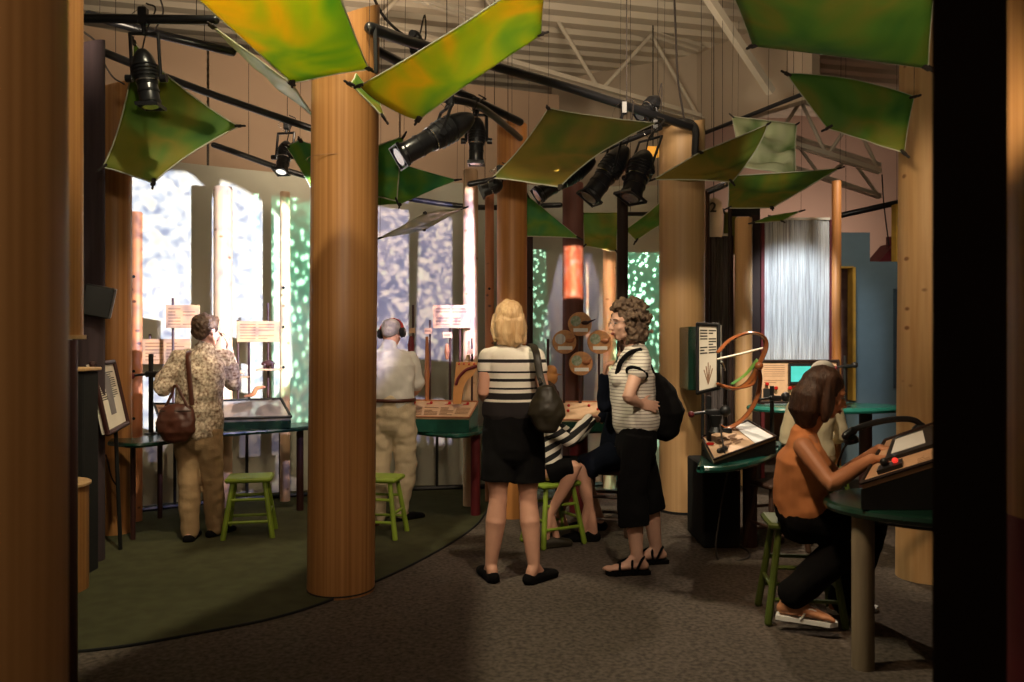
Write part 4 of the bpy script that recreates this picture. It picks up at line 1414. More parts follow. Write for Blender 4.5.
# green box with framed sign, on a rod
t = thing('sign_box', 'dark green box with a black framed text sign fixed to the broad pale column', 'sign box', P(700, 396, 6.2))
BX = [P(698, 393, 6.15), P(719, 388, 6.0), P(719, 325, 6.0), P(698, 324, 6.15)]
MB().box(P(693, 358, 6.45) + Vector((0, 0, 0)), (.15, .34, .50), bevel=.006).build('box', M['green_dark'], t)
tt, q = panel('framed_sign', 'x', 'sign', BX, .03, M['paper'], frame=M['black'], fw=.03, text=9, tcol=M['ink_dark'], region=(.10, .55, .92, .93))
for ch in list(tt.children):
    ch.location = tt.location - t.location
    ch.parent = t
bpy.data.objects.remove(tt)
mb = MB()
for k in range(5):
    mb.tube([q(.5, .10, .002), q(.3 + k * .1, .42 - abs(k - 2) * .05, .002)], .004, 5)
mb.build('printed_picture', M['ink'], t)
MB().cyl((P(703, 396, 6.1).x, 6.12, .70), P(703, 394, 6.1), .012, 10).build('support_rod', M['black'], t)

# right counter with sloped console
fr2 = catmull([Z(700, 466, .66), Z(722, 466, .66), Z(745, 462, .66), Z(766, 455, .66), Z(778, 446, .66)], 5)
worktop('green_table', 'bright green edged table under the bent wood loops', [xy(p) for p in fr2 + [G(780, 6.3), G(740, 6.45), G(704, 6.3)]], .66, .045, M['green'], cat='table',
        legs=[(G(752, 5.6).x, 5.65, .05), (G(735, 6.1).x, 6.1, .04)], leg_m=M['post_dark'])
tt = MB().box((G(716, 5.75).x, 5.85, .29), (.26, .5, .58), bevel=.01).build('equipment_cabinet', M['black_matt'])
tag(tt, 'black cabinet on the floor under the bright green edged table', 'cabinet')
RC = [P(714, 460, 5.1), P(776, 437, 5.6), P(748, 421, 6.0), P(702, 437, 5.5)]
t, q = panel('console', 'tan sloped console with a white sheet at its right, under the bent wood loops', 'console', RC, .02, M['panel_tan'], frame=M['dark_brown'], fw=.015, text=5, cols=2, region=(.2, .25, .6, .7))
MB().add([p - Vector((0, 0, .02)) for p in RC] + [Vector((p.x, p.y, .662)) for p in RC], [(0, 1, 2, 3), (7, 6, 5, 4), (1, 0, 4, 5), (2, 1, 5, 6), (3, 2, 6, 7), (0, 3, 7, 4)]).build('console_body', M['black'], t, smooth=False)
MB().add([q(.66, .04, .004), q(.97, .04, .004), q(.97, .96, .004), q(.66, .96, .004), q(.66, .04, .001), q(.97, .04, .001), q(.97, .96, .001), q(.66, .96, .001)],
         [(0, 1, 2, 3), (7, 6, 5, 4), (1, 0, 4, 5), (2, 1, 5, 6), (3, 2, 6, 7), (0, 3, 7, 4)]).build('white_sheet', M['white'], t, smooth=False)
MB().tube([q(.12, .2, .01), q(.22, .2, .01)], .018, 8).build('dark_switch', M['black'], t)
MB().box(q(.05, .6, .008), (.05, .03, .012)).build('red_label', M['red'], t)

# bent wood loops
t = thing('bent_wood_loops', 'varnished bent wood hoops joined by a pale bar, standing on the console', 'hoop', P(735, 430, 5.8))


def strap(pts, wd, th, name, m, ref=(0, 1, 0)):
    pp = catmull(pts, 8, closed=False)
    MB().tube(pp, [(wd, th)] * len(pp), 8, ref=Vector(ref)).build(name, m, t)


Y = 5.75
strap([P(718, 352, Y), P(730, 340, Y), P(748, 333, Y - .1), P(762, 336, Y - .15), P(766, 346, Y - .15), P(760, 362, Y - .1), P(748, 382, Y), P(733, 389, Y), P(718, 384, Y)], .045, .012, 'upper_loop', M['bentwood'])
strap([P(718, 384, Y), P(735, 388, Y - .02), P(752, 384, Y - .05), P(757, 371, Y - .08)], .03, .010, 'lower_band', M['bentwood'])
strap([P(718, 424, Y), P(728, 428, Y), P(744, 418, Y), P(756, 400, Y), P(760, 380, Y), P(758, 368, Y)], .045, .012, 'lower_loop', M['bentwood'])
strap([P(718, 359, Y), P(740, 354, Y - .04), P(763, 348, Y - .1)], .02, .008, 'cross_bar', M['paper'])
strap([P(732, 384, Y), P(746, 374, Y), P(757, 360, Y - .04)], .04, .006, 'green_strip', M['leaf_teal'])
MB().ball(P(759, 366, 5.6), .03).build('joint', M['bentwood'], t)
MB().tube([P(722, 363, 5.6), P(725, 370, 5.6)], [.012, .006], 8).build('pin', M['chrome'], t)
MB().lathe(P(726, 438, 5.7), P(726, 428, 5.7), [(0, .05), (1, .04)], 20).build('foot', M['black'], t)
t = clamp_stand('black clamp stand with small cylinders on the left end of the tan console', 709, 5.45, .70, 396, 412, 1, 1.4)
MB().lathe(P(716, 432, 5.4), P(716, 415, 5.4), [(0, .05), (.3, .03), (1, .045)], 16).build('cylinder', M['black'], t)
tag(MB().tube(catmull([P(720, 425, 5.35), P(724, 450, 5.25), P(728, 468, 5.2), Vector((1.37, 5.25, .35)), Vector((1.36, 5.3, .008)), Vector((1.55, 5.3, .008)), Vector((1.62, 5.5, .008)), Vector((1.56, 5.7, .008))], 8), .006, 6).build('power_cable', M['rope']), 'black cable trailing from the clamp stand to the floor below the green table', 'cable')

# monitor panel on its table
Y = 7.25
t, q = panel('monitor_panel', 'tan upright panel with a small screen behind the head of the orange topped woman', 'information panel',
             [P(760, 402, Y), P(838, 402, Y), P(838, 361, Y), P(760, 361, Y)], .04, M['panel_tan'], frame=M['dark_brown'], fw=.03, text=9, cols=3, region=(.04, .45, .98, .92), inks=.25)
MB().box(P(803, 374, Y - .03), (.26, .05, .19), bevel=.006).build('monitor', M['black'], t)
mon = [o for o in t.children if o.name.startswith('monitor')][0]
MB().box(P(803, 374, Y - .058), (.215, .004, .14)).build('screen', mat('lit_screen', (.05, .25, .3), .3, emit=((.06, .50, .42), 1.1), color2=(.02, .15, .10)), mon)
for px, py in ((767, 384), (776, 388), (790, 388), (795, 388)):
    MB().box(P(px, py, Y - .03), (.03, .03, .03), bevel=.005).build('red_button', M['red'], t)
MB().box(P(768, 393, Y - .02), (.08, .02, .08)).build('picture', M['black'], t)
ell = [(G(826, 7.1).x + math.cos(2 * math.pi * k / 40) * .66, 7.15 + math.sin(2 * math.pi * k / 40) * .34) for k in range(40)]
worktop('oval_table', 'teal oval table before the slate blue set wall', ell, P(0, 408, 6.85).z, .05, mat('teal_laminate', (.02, .16, .125), .25, spec=.6), cat='table',
        legs=[(G(868, 7.1).x, 7.15, .055), (G(800, 7.2).x, 7.2, .055)], leg_m=M['post_dark'])
clamp_stand('black clamp stand on the teal oval table right of the panel', 845, 6.95, P(0, 408, 6.85).z, 356, 366, 1, 1.0)
clamp_stand('black clamp stand between the console and the panel with a forked holder', 772, 6.0, .66, 386, 398, 1, 1.3)

# slate blue set wall
Y = 9.2
t = thing('set_wall', 'slate blue stepped scenery wall with a yellow edged window and a door shape', 'scenery wall', (P(870, 341, Y).x, Y, 0))


def zz_(py):
    return P(0, py, Y).z


def xx_(px):
    return P(px, 341, Y).x


out = [(xx_(828), 0), (xx_(840), 0), (xx_(840), zz_(400)), (xx_(851), zz_(400)), (xx_(851), zz_(267)), (xx_(840), zz_(267)), (xx_(828), zz_(267)), (xx_(828), zz_(233)), (xx_(868), zz_(233)), (xx_(868), zz_(262)), (xx_(893), zz_(262)), (xx_(901), zz_(262)), (xx_(901), zz_(206)), (xx_(960), zz_(206)), (xx_(960), 0)]
mb = MB()
# built from separate closed blocks around the opening
for (xa, xb, ya, yb) in ((828, 840, 267, 233), (840, 851, 267, 233), (851, 868, 262, 233), (851, 893, 545, 262), (893, 960, 545, 262), (901, 960, 262, 206), (828, 851, 545, 402)):
    z0_, z1_ = max(0, zz_(ya)), zz_(yb)
    mb.box(((xx_(xa) + xx_(xb)) / 2, Y, (z0_ + z1_) / 2), (xx_(xb) - xx_(xa), .1, z1_ - z0_))
mb.build('blue_board', M['blue'], t, smooth=False)
MB().box((xx_(897), Y - .02, (zz_(262) + zz_(205)) / 2), (xx_(901) - xx_(893), .12, zz_(205) - zz_(262))).build('yellow_post', M['yellow'], t, smooth=False)
mb = MB()
mb.box((xx_(850.5), Y - .03, (zz_(400) + zz_(268)) / 2), (.035, .14, zz_(268) - zz_(400)))
mb.box((xx_(844), Y - .03, zz_(268)), (.14, .14, .02))
mb.build('window_edge', M['yellow'], t, smooth=False)
mb = MB()
for (xa, ya, xb, yb) in ((892, 290, 892, 387), (892, 290, 912, 290), (892, 387, 912, 387)):
    mb.box(((xx_(xa) + xx_(xb)) / 2, Y - .055, (zz_(ya) + zz_(yb)) / 2), (abs(xx_(xb) - xx_(xa)) + .02, .02, abs(zz_(ya) - zz_(yb)) + .02))
mb.box((xx_(903), Y - .052, (zz_(290) + zz_(387)) / 2), (.22, .008, zz_(290) - zz_(387)))
mb.build('door_outline', M['blue_dark'], t, smooth=False)
MB().box((xx_(844), Y + .5, 1.5), (.5, .03, 2.4)).build('mauve_backing', mat('mauve_backing', (.42, .27, .24), .8, color2=(.24, .13, .15), scale=2, stretch=(1, 1, 3)), t, smooth=False)
t = thing('toy_roof', 'maroon gabled roof with a chimney behind the blue set wall', 'roof', P(888, 262, 9.5))
mb = MB()
a, b, c_ = P(877, 264, 9.5), P(900, 264, 9.5), P(896, 242, 9.5)
mb.add([a, b, c_, a + Vector((0, .4, 0)), b + Vector((0, .4, 0)), c_ + Vector((0, .4, 0))], [(0, 1, 2), (5, 4, 3), (0, 3, 4, 1), (1, 4, 5, 2), (2, 5, 3, 0)])
mb.build('gable', M['maroon'], t, smooth=False)
MB().box(P(889, 246, 9.6), (.05, .05, .22)).build('chimney', M['maroon'], t, smooth=False)
MB().box((P(888, 262, 9.6).x, 9.65, P(888, 264, 9.6).z / 2), (.2, .2, P(888, 264, 9.6).z)).build('support', M['blue_dark'], t, smooth=False)
t = thing('exit_lamp', 'small orange lit sign glimpsed between the lamps and the broad pale column', 'sign', P(653, 152, 8.8))
MB().box(P(653, 152, 8.8), (.14, .05, .12), bevel=.01).build('box', mat('orange_lit_sign', (.7, .3, .03), .4, emit=((1, .45, .05), .7), color2=(.7, .1, .02), scale=14), t)
MB().cyl(P(653, 146, 8.8), (P(653, 146, 8.8).x, 8.8, 4.94), .006, 6).build('hanging_rod', M['rope'], t)


# ---------------------------------------------------------------- near right table
tz = .72
ell = []
A0 = P(840, 341, 3.85)
cx, cy, ra, rb = 2.3, 3.65, .84, .45
ell = [(cx + math.cos(2 * math.pi * k / 56) * ra, cy + math.sin(2 * math.pi * k / 56) * rb) for k in range(56)]
t = worktop('round_table', 'dark green rounded table at the right where the orange topped woman sits', ell, tz, .045, M['green_dark'], cat='table', legs=[], apron=.03)
lx = G(863, 3.55)
MB().lathe((lx.x, 3.55, 0), (lx.x, 3.55, tz - .045), [(0, .048), (1, .048)], 24).build('leg', mat('weathered_grey_post', (.25, .19, .12), .75, scale=6, stretch=(5, 5, .5)), t)
MB().box((2.30, 3.95, .335), (.12, .12, .67)).build('leg', M['black_matt'], t, smooth=False)
BD = [P(861, 484, 3.45), P(1000, 441, 3.45), P(960, 415, 4.15), P(885, 441, 4.15)]
t, q = panel('console', 'large sloped wooden console under the hands of the orange topped woman', 'console', BD, .022, M['panel_wood'], frame=M['dark_brown'], fw=.016, text=6, cols=2, region=(.40, .03, .62, .26), tcol=M['ink'])
BB = [p - Vector((0, 0, .024)) for p in BD]
MB().add(BB + [Vector((p.x, p.y, tz + .002)) for p in BB], [(0, 1, 2, 3), (7, 6, 5, 4), (1, 0, 4, 5), (2, 1, 5, 6), (3, 2, 6, 7), (0, 3, 7, 4)]).build('console_body', M['black_matt'], t, smooth=False)


def slab(q, u0, v0, u1, v1, o0, o1):
    return MB().add([q(u0, v0, o1), q(u1, v0, o1), q(u1, v1, o1), q(u0, v1, o1), q(u0, v0, o0), q(u1, v0, o0), q(u1, v1, o0), q(u0, v1, o0)],
                    [(0, 1, 2, 3), (7, 6, 5, 4), (1, 0, 4, 5), (2, 1, 5, 6), (3, 2, 6, 7), (0, 3, 7, 4)])


tf = slab(q, .14, .32, .62, .86, .001, .02).build('tablet_frame', M['black'], t, smooth=False)
slab(q, .19, .40, .50, .78, .02, .023).build('white_page', M['white'], tf, smooth=False)
dc = slab(q, .11, .08, .30, .20, .001, .02).build('dark_control', M['black'], t, smooth=False)
MB().ball(q(.25, .14, .03), .013).build('red_light', mat('red_lamp', (.6, .02, .02), .3, emit=((1, .05, .03), .8)), dc)
MB().ball(q(.17, .15, .035), .02).build('black_knob', M['black'], dc)
hs = thing('telephone_handset', 'black curved telephone handset resting on the back of the large console', 'telephone', q(.3, .95, 0))
pp = catmull([P(846, 436, 4.2), P(858, 428, 4.2), P(878, 422, 4.2), P(900, 419, 4.2), P(916, 421, 4.2), P(924, 431, 4.2)], 6)
MB().tube(pp, [(.023 if (k < 5 or k > 26) else .016) for k in range(len(pp))], 12).build('handle', M['lamp_black'], hs)
MB().lathe(P(850, 436, 4.2), P(852, 443, 4.2), [(0, .026), (.4, .038), (1, .036)], 20).build('mouthpiece', M['lamp_black'], hs)
MB().lathe(P(921, 426, 4.2), P(918, 435, 4.2), [(0, .026), (.4, .038), (1, .036)], 20).build('earpiece', M['lamp_black'], hs)
MB().tube(catmull([P(848, 442, 4.2), P(842, 452, 4.2), P(838, 470, 4.3), P(846, 486, 4.2)], 8), .006, 8).build('cord', M['rope'], hs)


# ---------------------------------------------------------------- stools
def stool(label, loc, m, h=.46, w=.36, d=.26, rz=0.0, group='wooden stools'):
    t = thing('wooden_stool', label, 'stool', loc, group)
    o = Vector(loc)
    MB().box(o + Vector((0, 0, h - .018)), (w, d, .036), bevel=.012).build('seat', m, t)
    for sx in (-1, 1):
        for sy in (-1, 1):
            a = o + Vector((sx * w * .34, sy * d * .32, h - .03))
            b = o + Vector((sx * w * .52, sy * d * .55, .0))
            MB().tube([a, b + Vector((0, 0, .017))], [.017, .020], 10).build('leg', m, t)
    for sy in (-1, 1):
        for z in (.13, .29):
            k = .34 + (.52 - .34) * (h - z) / h
            kd = .32 + (.55 - .32) * (h - z) / h
            MB().cyl(o + Vector((-w * k, sy * d * kd, z)), o + Vector((w * k, sy * d * kd, z)), .011, 8).build('rung', m, t)
    for sx in (-1, 1):
        z = .19
        k = .34 + .18 * (h - z) / h
        kd = .32 + .23 * (h - z) / h
        MB().cyl(o + Vector((sx * w * k, -d * kd, z)), o + Vector((sx * w * k, d * kd, z)), .011, 8).build('rung', m, t)
    t.rotation_euler = (0, 0, rz)
    return t


s1 = stool('lime green stool on the carpet between the floral blouse woman and the main column', G(250, 5.95), M['stool_green'], h=.45, w=.33, rz=math.radians(12))
s2 = dup(s1, G(379, 5.95), 'green stool half hidden behind the main column, by the old man', math.radians(-10))
s3 = dup(s1, G(553, 5.75), 'lime green stool under the seated child in stripes', math.radians(30))
s4 = stool('dark brown stool under the person in navy behind the curly haired woman', G(607, 6.05), M['stool_brown'], h=.49, w=.32, rz=math.radians(-15))
s5 = stool('dark brown stool in front of the bright green edged table', G(776, 5.55), M['stool_brown'], h=.48, w=.30, rz=math.radians(20))
s6 = stool('olive green stool under the woman in the orange top', G(800, 4.2), M['stool_olive'], h=.52, w=.36, d=.28, rz=math.radians(-8))
s7 = dup(s6, G(822, 5.9), 'green stool behind the orange topped woman, under the person in the white cap', math.radians(10))


# ---------------------------------------------------------------- people
def rotm(fwd, up=(0, 0, 1)):
    """Frame: x = right of the figure, y = forward, z = up."""
    f = Vector(fwd).normalized()
    u = Vector(up)
    r = f.cross(u).normalized()
    u = r.cross(f)
    return Matrix((r, f, u)).transposed()


def head(t, c, fwd, up, skin, h=.225, glasses=False, smile=False, w=1.0):
    """Skin shapes of a head centred on c (face forward = +y of the frame)."""
    R = rotm(fwd, up)
    k = h / .225
    c = Vector(c)

    def L(x, y, z):
        return c + R @ (Vector((x * w, y, z)) * k)
    mb = MB()
    mb.ball(L(0, -.012, .030), (.074 * k, .094 * k, .083 * k), 24, 16, R)       # cranium
    mb.ball(L(0, .022, -.025), (.058 * k, .066 * k, .078 * k), 20, 14, R)       # face
    mb.ball(L(0, .050, -.082), (.030 * k, .028 * k, .024 * k), 14, 10, R)       # chin
    mb.tube([L(-.052, -.01, -.045), L(-.04, .03, -.075), L(0, .048, -.088), L(.04, .03, -.075), L(.052, -.01, -.045)], .017 * k, 8)   # jaw
    mb.tube([L(0, .076, .020), L(0, .092, -.010), L(0, .103, -.026)], [.008 * k, .011 * k, .013 * k], 8)   # nose
    for s in (-1, 1):
        mb.ball(L(s * .009, .090, -.029), .009 * k, 8, 6)
        mb.tube([L(s * .014, .078, .024), L(s * .032, .076, .028), L(s * .048, .064, .022)], .0075 * k, 8)  # brow
        mb.ball(L(s * .038, .058, -.028), (.020 * k, .016 * k, .016 * k), 10, 8, R)   # cheek
        mb.ball(L(s * .075, -.012, .0), (.008 * k, .018 * k, .030 * k), 10, 8, R)     # ear
        mb.ball(L(s * .077, -.006, -.024), (.006 * k, .009 * k, .010 * k), 8, 6, R)
    mb.ball(L(0, .082, -.052), (.022 * k, .012 * k, .007 * k), 12, 8, R)
    mb.ball(L(0, .080, -.062), (.018 * k, .012 * k, .007 * k), 12, 8, R)

    def extras():
        for s in (-1, 1):
            e = MB().ball(L(s * .030, .070, .006), (.0115 * k, .009 * k, .0062 * k), 12, 8, R)
            e.build('eye', M['eye_white'], t)
            MB().ball(L(s * .030, .0775, .006), (.0058 * k, .003 * k, .0056 * k), 10, 6, R).build('iris', M['eye'], t)
            MB().tube([L(s * .016, .083, .026), L(s * .032, .082, .031), L(s * .048, .070, .025)], .0026 * k, 6).build('eyebrow', M['hair_brown'], t)
        MB().tube([L(-.022, .088, -.055), L(-.008, .096, -.054), L(.008, .096, -.054), L(.022, .088, -.055)], .0042 * k, 8).build('upper_lip', M['lips'], t)
        MB().tube([L(-.018, .088, -.061), L(0, .094, -.064), L(.018, .088, -.061)], .0045 * k, 8).build('lower_lip', M['lips'], t)
        if glasses:
            g = MB()
            for s in (-1, 1):
                g.tube([L(s * .032 + .021 * math.cos(a), .092, .004 + .016 * math.sin(a)) for a in [2 * math.pi * q / 16 for q in range(16)]], .0016, 5, close=True)
                g.tube([L(s * .053, .090, .008), L(s * .074, .04, .012), L(s * .078, -.01, .012)], .0018, 5)
            g.tube([L(-.011, .093, .006), L(.011, .093, .006)], .0018, 5)
            g.build('glasses', M['chrome'], t)
    return mb, L, R, extras


def hand(mb, wrist, d, nrm, thumb, size=1.0, curl=.35, spread=1.0):
    """wrist point, pointing direction d, nrm = back of the hand, thumb = side vector towards the thumb."""
    d = Vector(d).normalized()
    nrm = Vector(nrm)
    nrm = (nrm - d * nrm.dot(d)).normalized()
    th = d.cross(nrm)
    if th.dot(Vector(thumb)) < 0:
        th = -th
    w0 = Vector(wrist)
    k = size
    mb.tube([w0 - d * .01 * k, w0 + d * .02 * k, w0 + d * .055 * k, w0 + d * .085 * k], [(.025 * k, .017 * k), (.033 * k, .017 * k), (.040 * k, .015 * k), (.037 * k, .012 * k)], 14, ref=th)
    for i, (off, ln, r) in enumerate(((.030, .072, .0088), (.010, .080, .0090), (-.010, .074, .0086), (-.029, .058, .0076))):
        b = w0 + d * .080 * k + th * off * k
        p = [b]
        ang = 0.0
        dirn = (d + th * (off * 2.2 * spread)).normalized()
        for j, f in enumerate((.42, .33, .25)):
            ang += curl * (1.0 + .12 * i)
            v = dirn * math.cos(ang) - nrm * math.sin(ang)
            p.append(p[-1] + v * (ln * f * k))
        mb.tube(p, [r * k, r * k, r * .92 * k, r * .78 * k], 8)
    b = w0 + d * .025 * k + th * .026 * k
    p1 = b + (d * .55 + th * .75 - nrm * .15).normalized() * .040 * k
    p2 = p1 + (d * .85 + th * .35 - nrm * .35).normalized() * .034 * k
    p3 = p2 + (d * .95 + th * .05 - nrm * .45).normalized() * .022 * k
    mb.tube([b - d * .01 * k, b, p1, p2, p3], [.013 * k, .015 * k, .0115 * k, .010 * k, .008 * k], 8)
    return mb


def foot(mb, ankle, d, length=.24, r=1.0, floor=0.0):
    a = Vector(ankle)
    d = Vector((d[0], d[1], 0)).normalized()
    s = d.cross(Vector((0, 0, 1)))
    z = floor
    heel = Vector((a.x, a.y, z)) - d * .045
    mb.tube([a, a * .5 + Vector((heel.x, heel.y, z + .04)) * .5, Vector((heel.x, heel.y, z + .035)) + d * .01], [.036 * r, .036 * r, .032 * r], 12)
    mb.tube([heel + Vector((0, 0, .032)), heel + d * .08 + Vector((0, 0, .040)), heel + d * length * .62 + Vector((0, 0, .028)), heel + d * length * .85 + Vector((0, 0, .018))],
            [(.030 * r, .030 * r), (.033 * r, .036 * r), (.042 * r, .024 * r), (.036 * r, .015 * r)], 14, ref=s)
    mb.tube([a + d * .005, heel + d * .10 + Vector((0, 0, .05))], [.034 * r, .03 * r], 10)
    return heel, d, s


def toes(mb, heel, d, s, length=.24, inner=1):
    for i, (o, ln, r) in enumerate(((.026, .055, .0125), (.008, .050, .009), (-.006, .045, .0085), (-.019, .038, .008), (-.031, .030, .0075))):
        b = heel + d * (length * .80) + s * (o * inner) + Vector((0, 0, .018))
        mb.tube([b, b + d * ln * .6 + Vector((0, 0, .002)), b + d * ln - Vector((0, 0, .006))], r, 8)


def shoe(name, heel, d, s, m, t, length=.26, h=.07, open_top=True, z=0.0):
    mb = MB()
    heel = Vector((heel.x, heel.y, z))
    mb.tube([heel - d * .004 + Vector((0, 0, .030)), heel + d * .07 + Vector((0, 0, .034)), heel + d * length * .62 + Vector((0, 0, .032)), heel + d * length * .90 + Vector((0, 0, .024))],
            [(.040, h * .5), (.042, h * .52), (.050, .034), (.042, .024)], 18, ref=s)
    mb.box(heel + d * length * .43 + Vector((0, 0, .010)), (.085, length * 1.0, .018), R=Matrix((s, d, Vector((0, 0, 1)))).transposed(), bevel=.02)
    o = fuse(name, mb, m, t, .006, 3)
    return o


def torso(mb, hips, waist, chest, neck, side_h, side_s, W, grow=0.0, bottom=None):
    """W: ((w, d) hips, waist, chest, shoulders)."""
    hips, waist, chest, neck = [Vector(v) for v in (hips, waist, chest, neck)]
    side_h, side_s = Vector(side_h), Vector(side_s)
    sh = chest.lerp(neck, .48)
    sh2 = chest.lerp(neck, .82)
    g = grow
    pts = [hips, hips.lerp(waist, .5), waist, waist.lerp(chest, .5), chest, sh, sh2, neck]
    (hw, hd), (ww, wd), (cw, cd), (sw, sd) = W
    rr = [(hw, hd), ((hw + ww) / 2 + .008, (hd + wd) / 2), (ww, wd), ((ww + cw) / 2, (wd + cd) / 2), (cw, cd), (sw, sd), (sw * .62, sd * .9), (.056, .056)]
    if bottom is not None:
        pts = [Vector(bottom)] + pts
        rr = [(hw * 1.02, hd)] + rr
    rf = []
    for i in range(len(pts)):
        k = i / (len(pts) - 1)
        rf.append(side_h * (1 - k) + side_s * k)
    mb.tube(pts, [(a + g, b + g) for a, b in rr], 24, ref=rf)


def limb(mb, a, b, c, r, g=0.0, bulge=.0):
    """a-b-c joints with radii r = (ra, rb, rc)."""
    a, b, c = Vector(a), Vector(b), Vector(c)
    mb.tube([a, a.lerp(b, .35), a.lerp(b, .9)], [r[0] + g, r[0] * (.97 + bulge) + g, r[1] + g], 14)
    mb.tube([a.lerp(b, .88), b, b.lerp(c, .12)], [r[1] + g, r[1] * 1.02 + g, r[1] + g], 14)
    mb.tube([b.lerp(c, .06), b.lerp(c, .32), c], [r[1] + g, r[1] * 1.02 + bulge * r[1] + g, r[2] + g], 14)


ARM = (.047, .037, .026)
LEG = (.080, .054, .036)


# ---- 1: woman in the floral blouse, seen from behind
def woman_blouse():
    t = thing('person', 'person with short brown hair, cream patterned blouse and brown shoulder bag', 'person', G(201, 5.78))
    up = (0, 0, 1)
    fwd = Vector((.22, 1, 0)).normalized()
    sd = fwd.cross(Vector(up))
    hc = P(207, 331, 5.8)
    body, L, R, ex = head(t, hc, Vector((.55, 1, -.05)), up, 'skin', .225)
    hips, waist, chest, neck = P(198, 426, 5.82), P(199, 398, 5.80), P(201, 371, 5.80), P(204, 350, 5.80)
    W = ((.165, .115), (.145, .105), (.165, .110), (.150, .080))
    torso(body, hips, waist, chest, neck, sd, sd, W)
    body.tube([P(205, 356, 5.8), P(206, 338, 5.8)], .052, 14)
    sl, sr = P(178, 358, 5.77), P(225, 358, 5.86)
    el, wl = P(163, 389, 5.72), P(163, 374, 5.93)
    er, wr = P(234, 384, 5.95), P(229, 347, 6.02)
    limb(body, sl, el, wl, ARM)
    limb(body, sr, er, wr, ARM)
    hand(body, wl, (-.15, .7, .25), (0, -.2, 1), (1, 0, 0), .95, .5)
    hand(body, wr, (-.25, .1, 1), (1, .3, 0), (0, -1, 0), .95, .45)
    kl, kr = P(189, 482, 5.80), P(213, 481, 5.86)
    al, ar = P(190, 530, 5.78), P(215, 527, 5.92)
    hl, hr = hips + sd * -.085 + Vector((0, 0, -.02)), hips + sd * .085 + Vector((0, 0, -.02))
    limb(body, hl, kl, al, LEG)
    limb(body, hr, kr, ar, LEG)
    fl, dl, s1_ = foot(body, al, (-.15, 1))
    fr, dr, s2_ = foot(body, ar, (.35, 1))
    fuse('body', body, M['skin'], t, .007, 2)
    sh = MB()
    torso(sh, hips + Vector((0, 0, .0)), waist, chest, neck + Vector((0, 0, -.005)), sd, sd, W, .022, bottom=hips + Vector((0, 0, -.01)))
    limb(sh, sl, el, el.lerp(wl, .85), (.058, .056, .040), .006)
    limb(sh, sr, er, er.lerp(wr, .65), (.058, .050, .038), .006)
    for a, b in ((neck, sl), (neck, sr)):
        sh.tube([a + Vector((0, 0, -.03)), a.lerp(b, .6) + Vector((0, 0, -.012)), b + Vector((0, 0, -.008))], [.055, .058, .058], 14)
    sh.tube([neck + Vector((0, 0, -.012)), neck + Vector((0, 0, .016))], .062, 16)
    fuse('blouse', sh, M['blouse'], t, .007, 2, .014, 12)
    tr = MB()
    tr.tube([hips + Vector((0, 0, .02)), hips + Vector((0, 0, -.05)), hips + Vector((0, 0, -.11))], [(.145, .105), (.165, .125), (.150, .115)], 20, ref=sd)
    limb(tr, hl, kl, al.lerp(kl, -.02), (.100, .075, .062), .0)
    limb(tr, hr, kr, ar.lerp(kr, -.02), (.100, .075, .062), .0)
    fuse('trousers', tr, M['khaki'], t, .008, 4, .009, 8, (1, 1, 1.3))
    shoe('shoe', fl, dl, s1_, M['black_cloth'], t, .26)
    shoe('shoe', fr, dr, s2_, M['black_cloth'], t, .26)
    hm = MB()
    hm.ball(L(0, -.020, .040), (.085, .102, .088), 24, 16, R)
    hm.ball(L(0, -.062, -.004), (.068, .052, .062), 18, 12, R)
    hm.ball(L(0, .045, .085), (.062, .045, .026), 14, 10, R)
    fuse('hair', hm, M['hair_short'], t, .006, 2, .010, 34)
    ex()
    # shoulder bag worn on the left hip
    st = catmull([P(196, 354, 5.74), P(191, 350, 5.80), P(188, 356, 5.66), P(190, 382, 5.63), P(192, 405, 5.62)], 6)
    MB().tube(st, [(.018, .004)] * len(st), 8, ref=Vector((1, 0, 0))).build('bag_strap', M['leather'], t)
    st = catmull([P(163, 412, 5.66), P(171, 396, 5.64), P(176, 385, 5.63), P(183, 398, 5.62), P(190, 412, 5.62)], 6)
    MB().tube(st, [(.010, .004)] * len(st), 8, ref=Vector((1, 0, 0))).build('bag_handle', M['leather'], t)
    bg = MB()
    bg.tube([P(176, 410, 5.64), P(176, 420, 5.63), P(176, 432, 5.63), P(176, 437, 5.63)], [(.120, .045), (.138, .058), (.135, .060), (.105, .045)], 22, ref=Vector((1, 0, 0)))
    fuse('shoulder_bag', bg, M['leather'], t, .007, 3, .008, 12)
    MB().tube([P(160, 411, 5.60), P(191, 411, 5.58)], .004, 6).build('bag_zip', M['rope'], t)


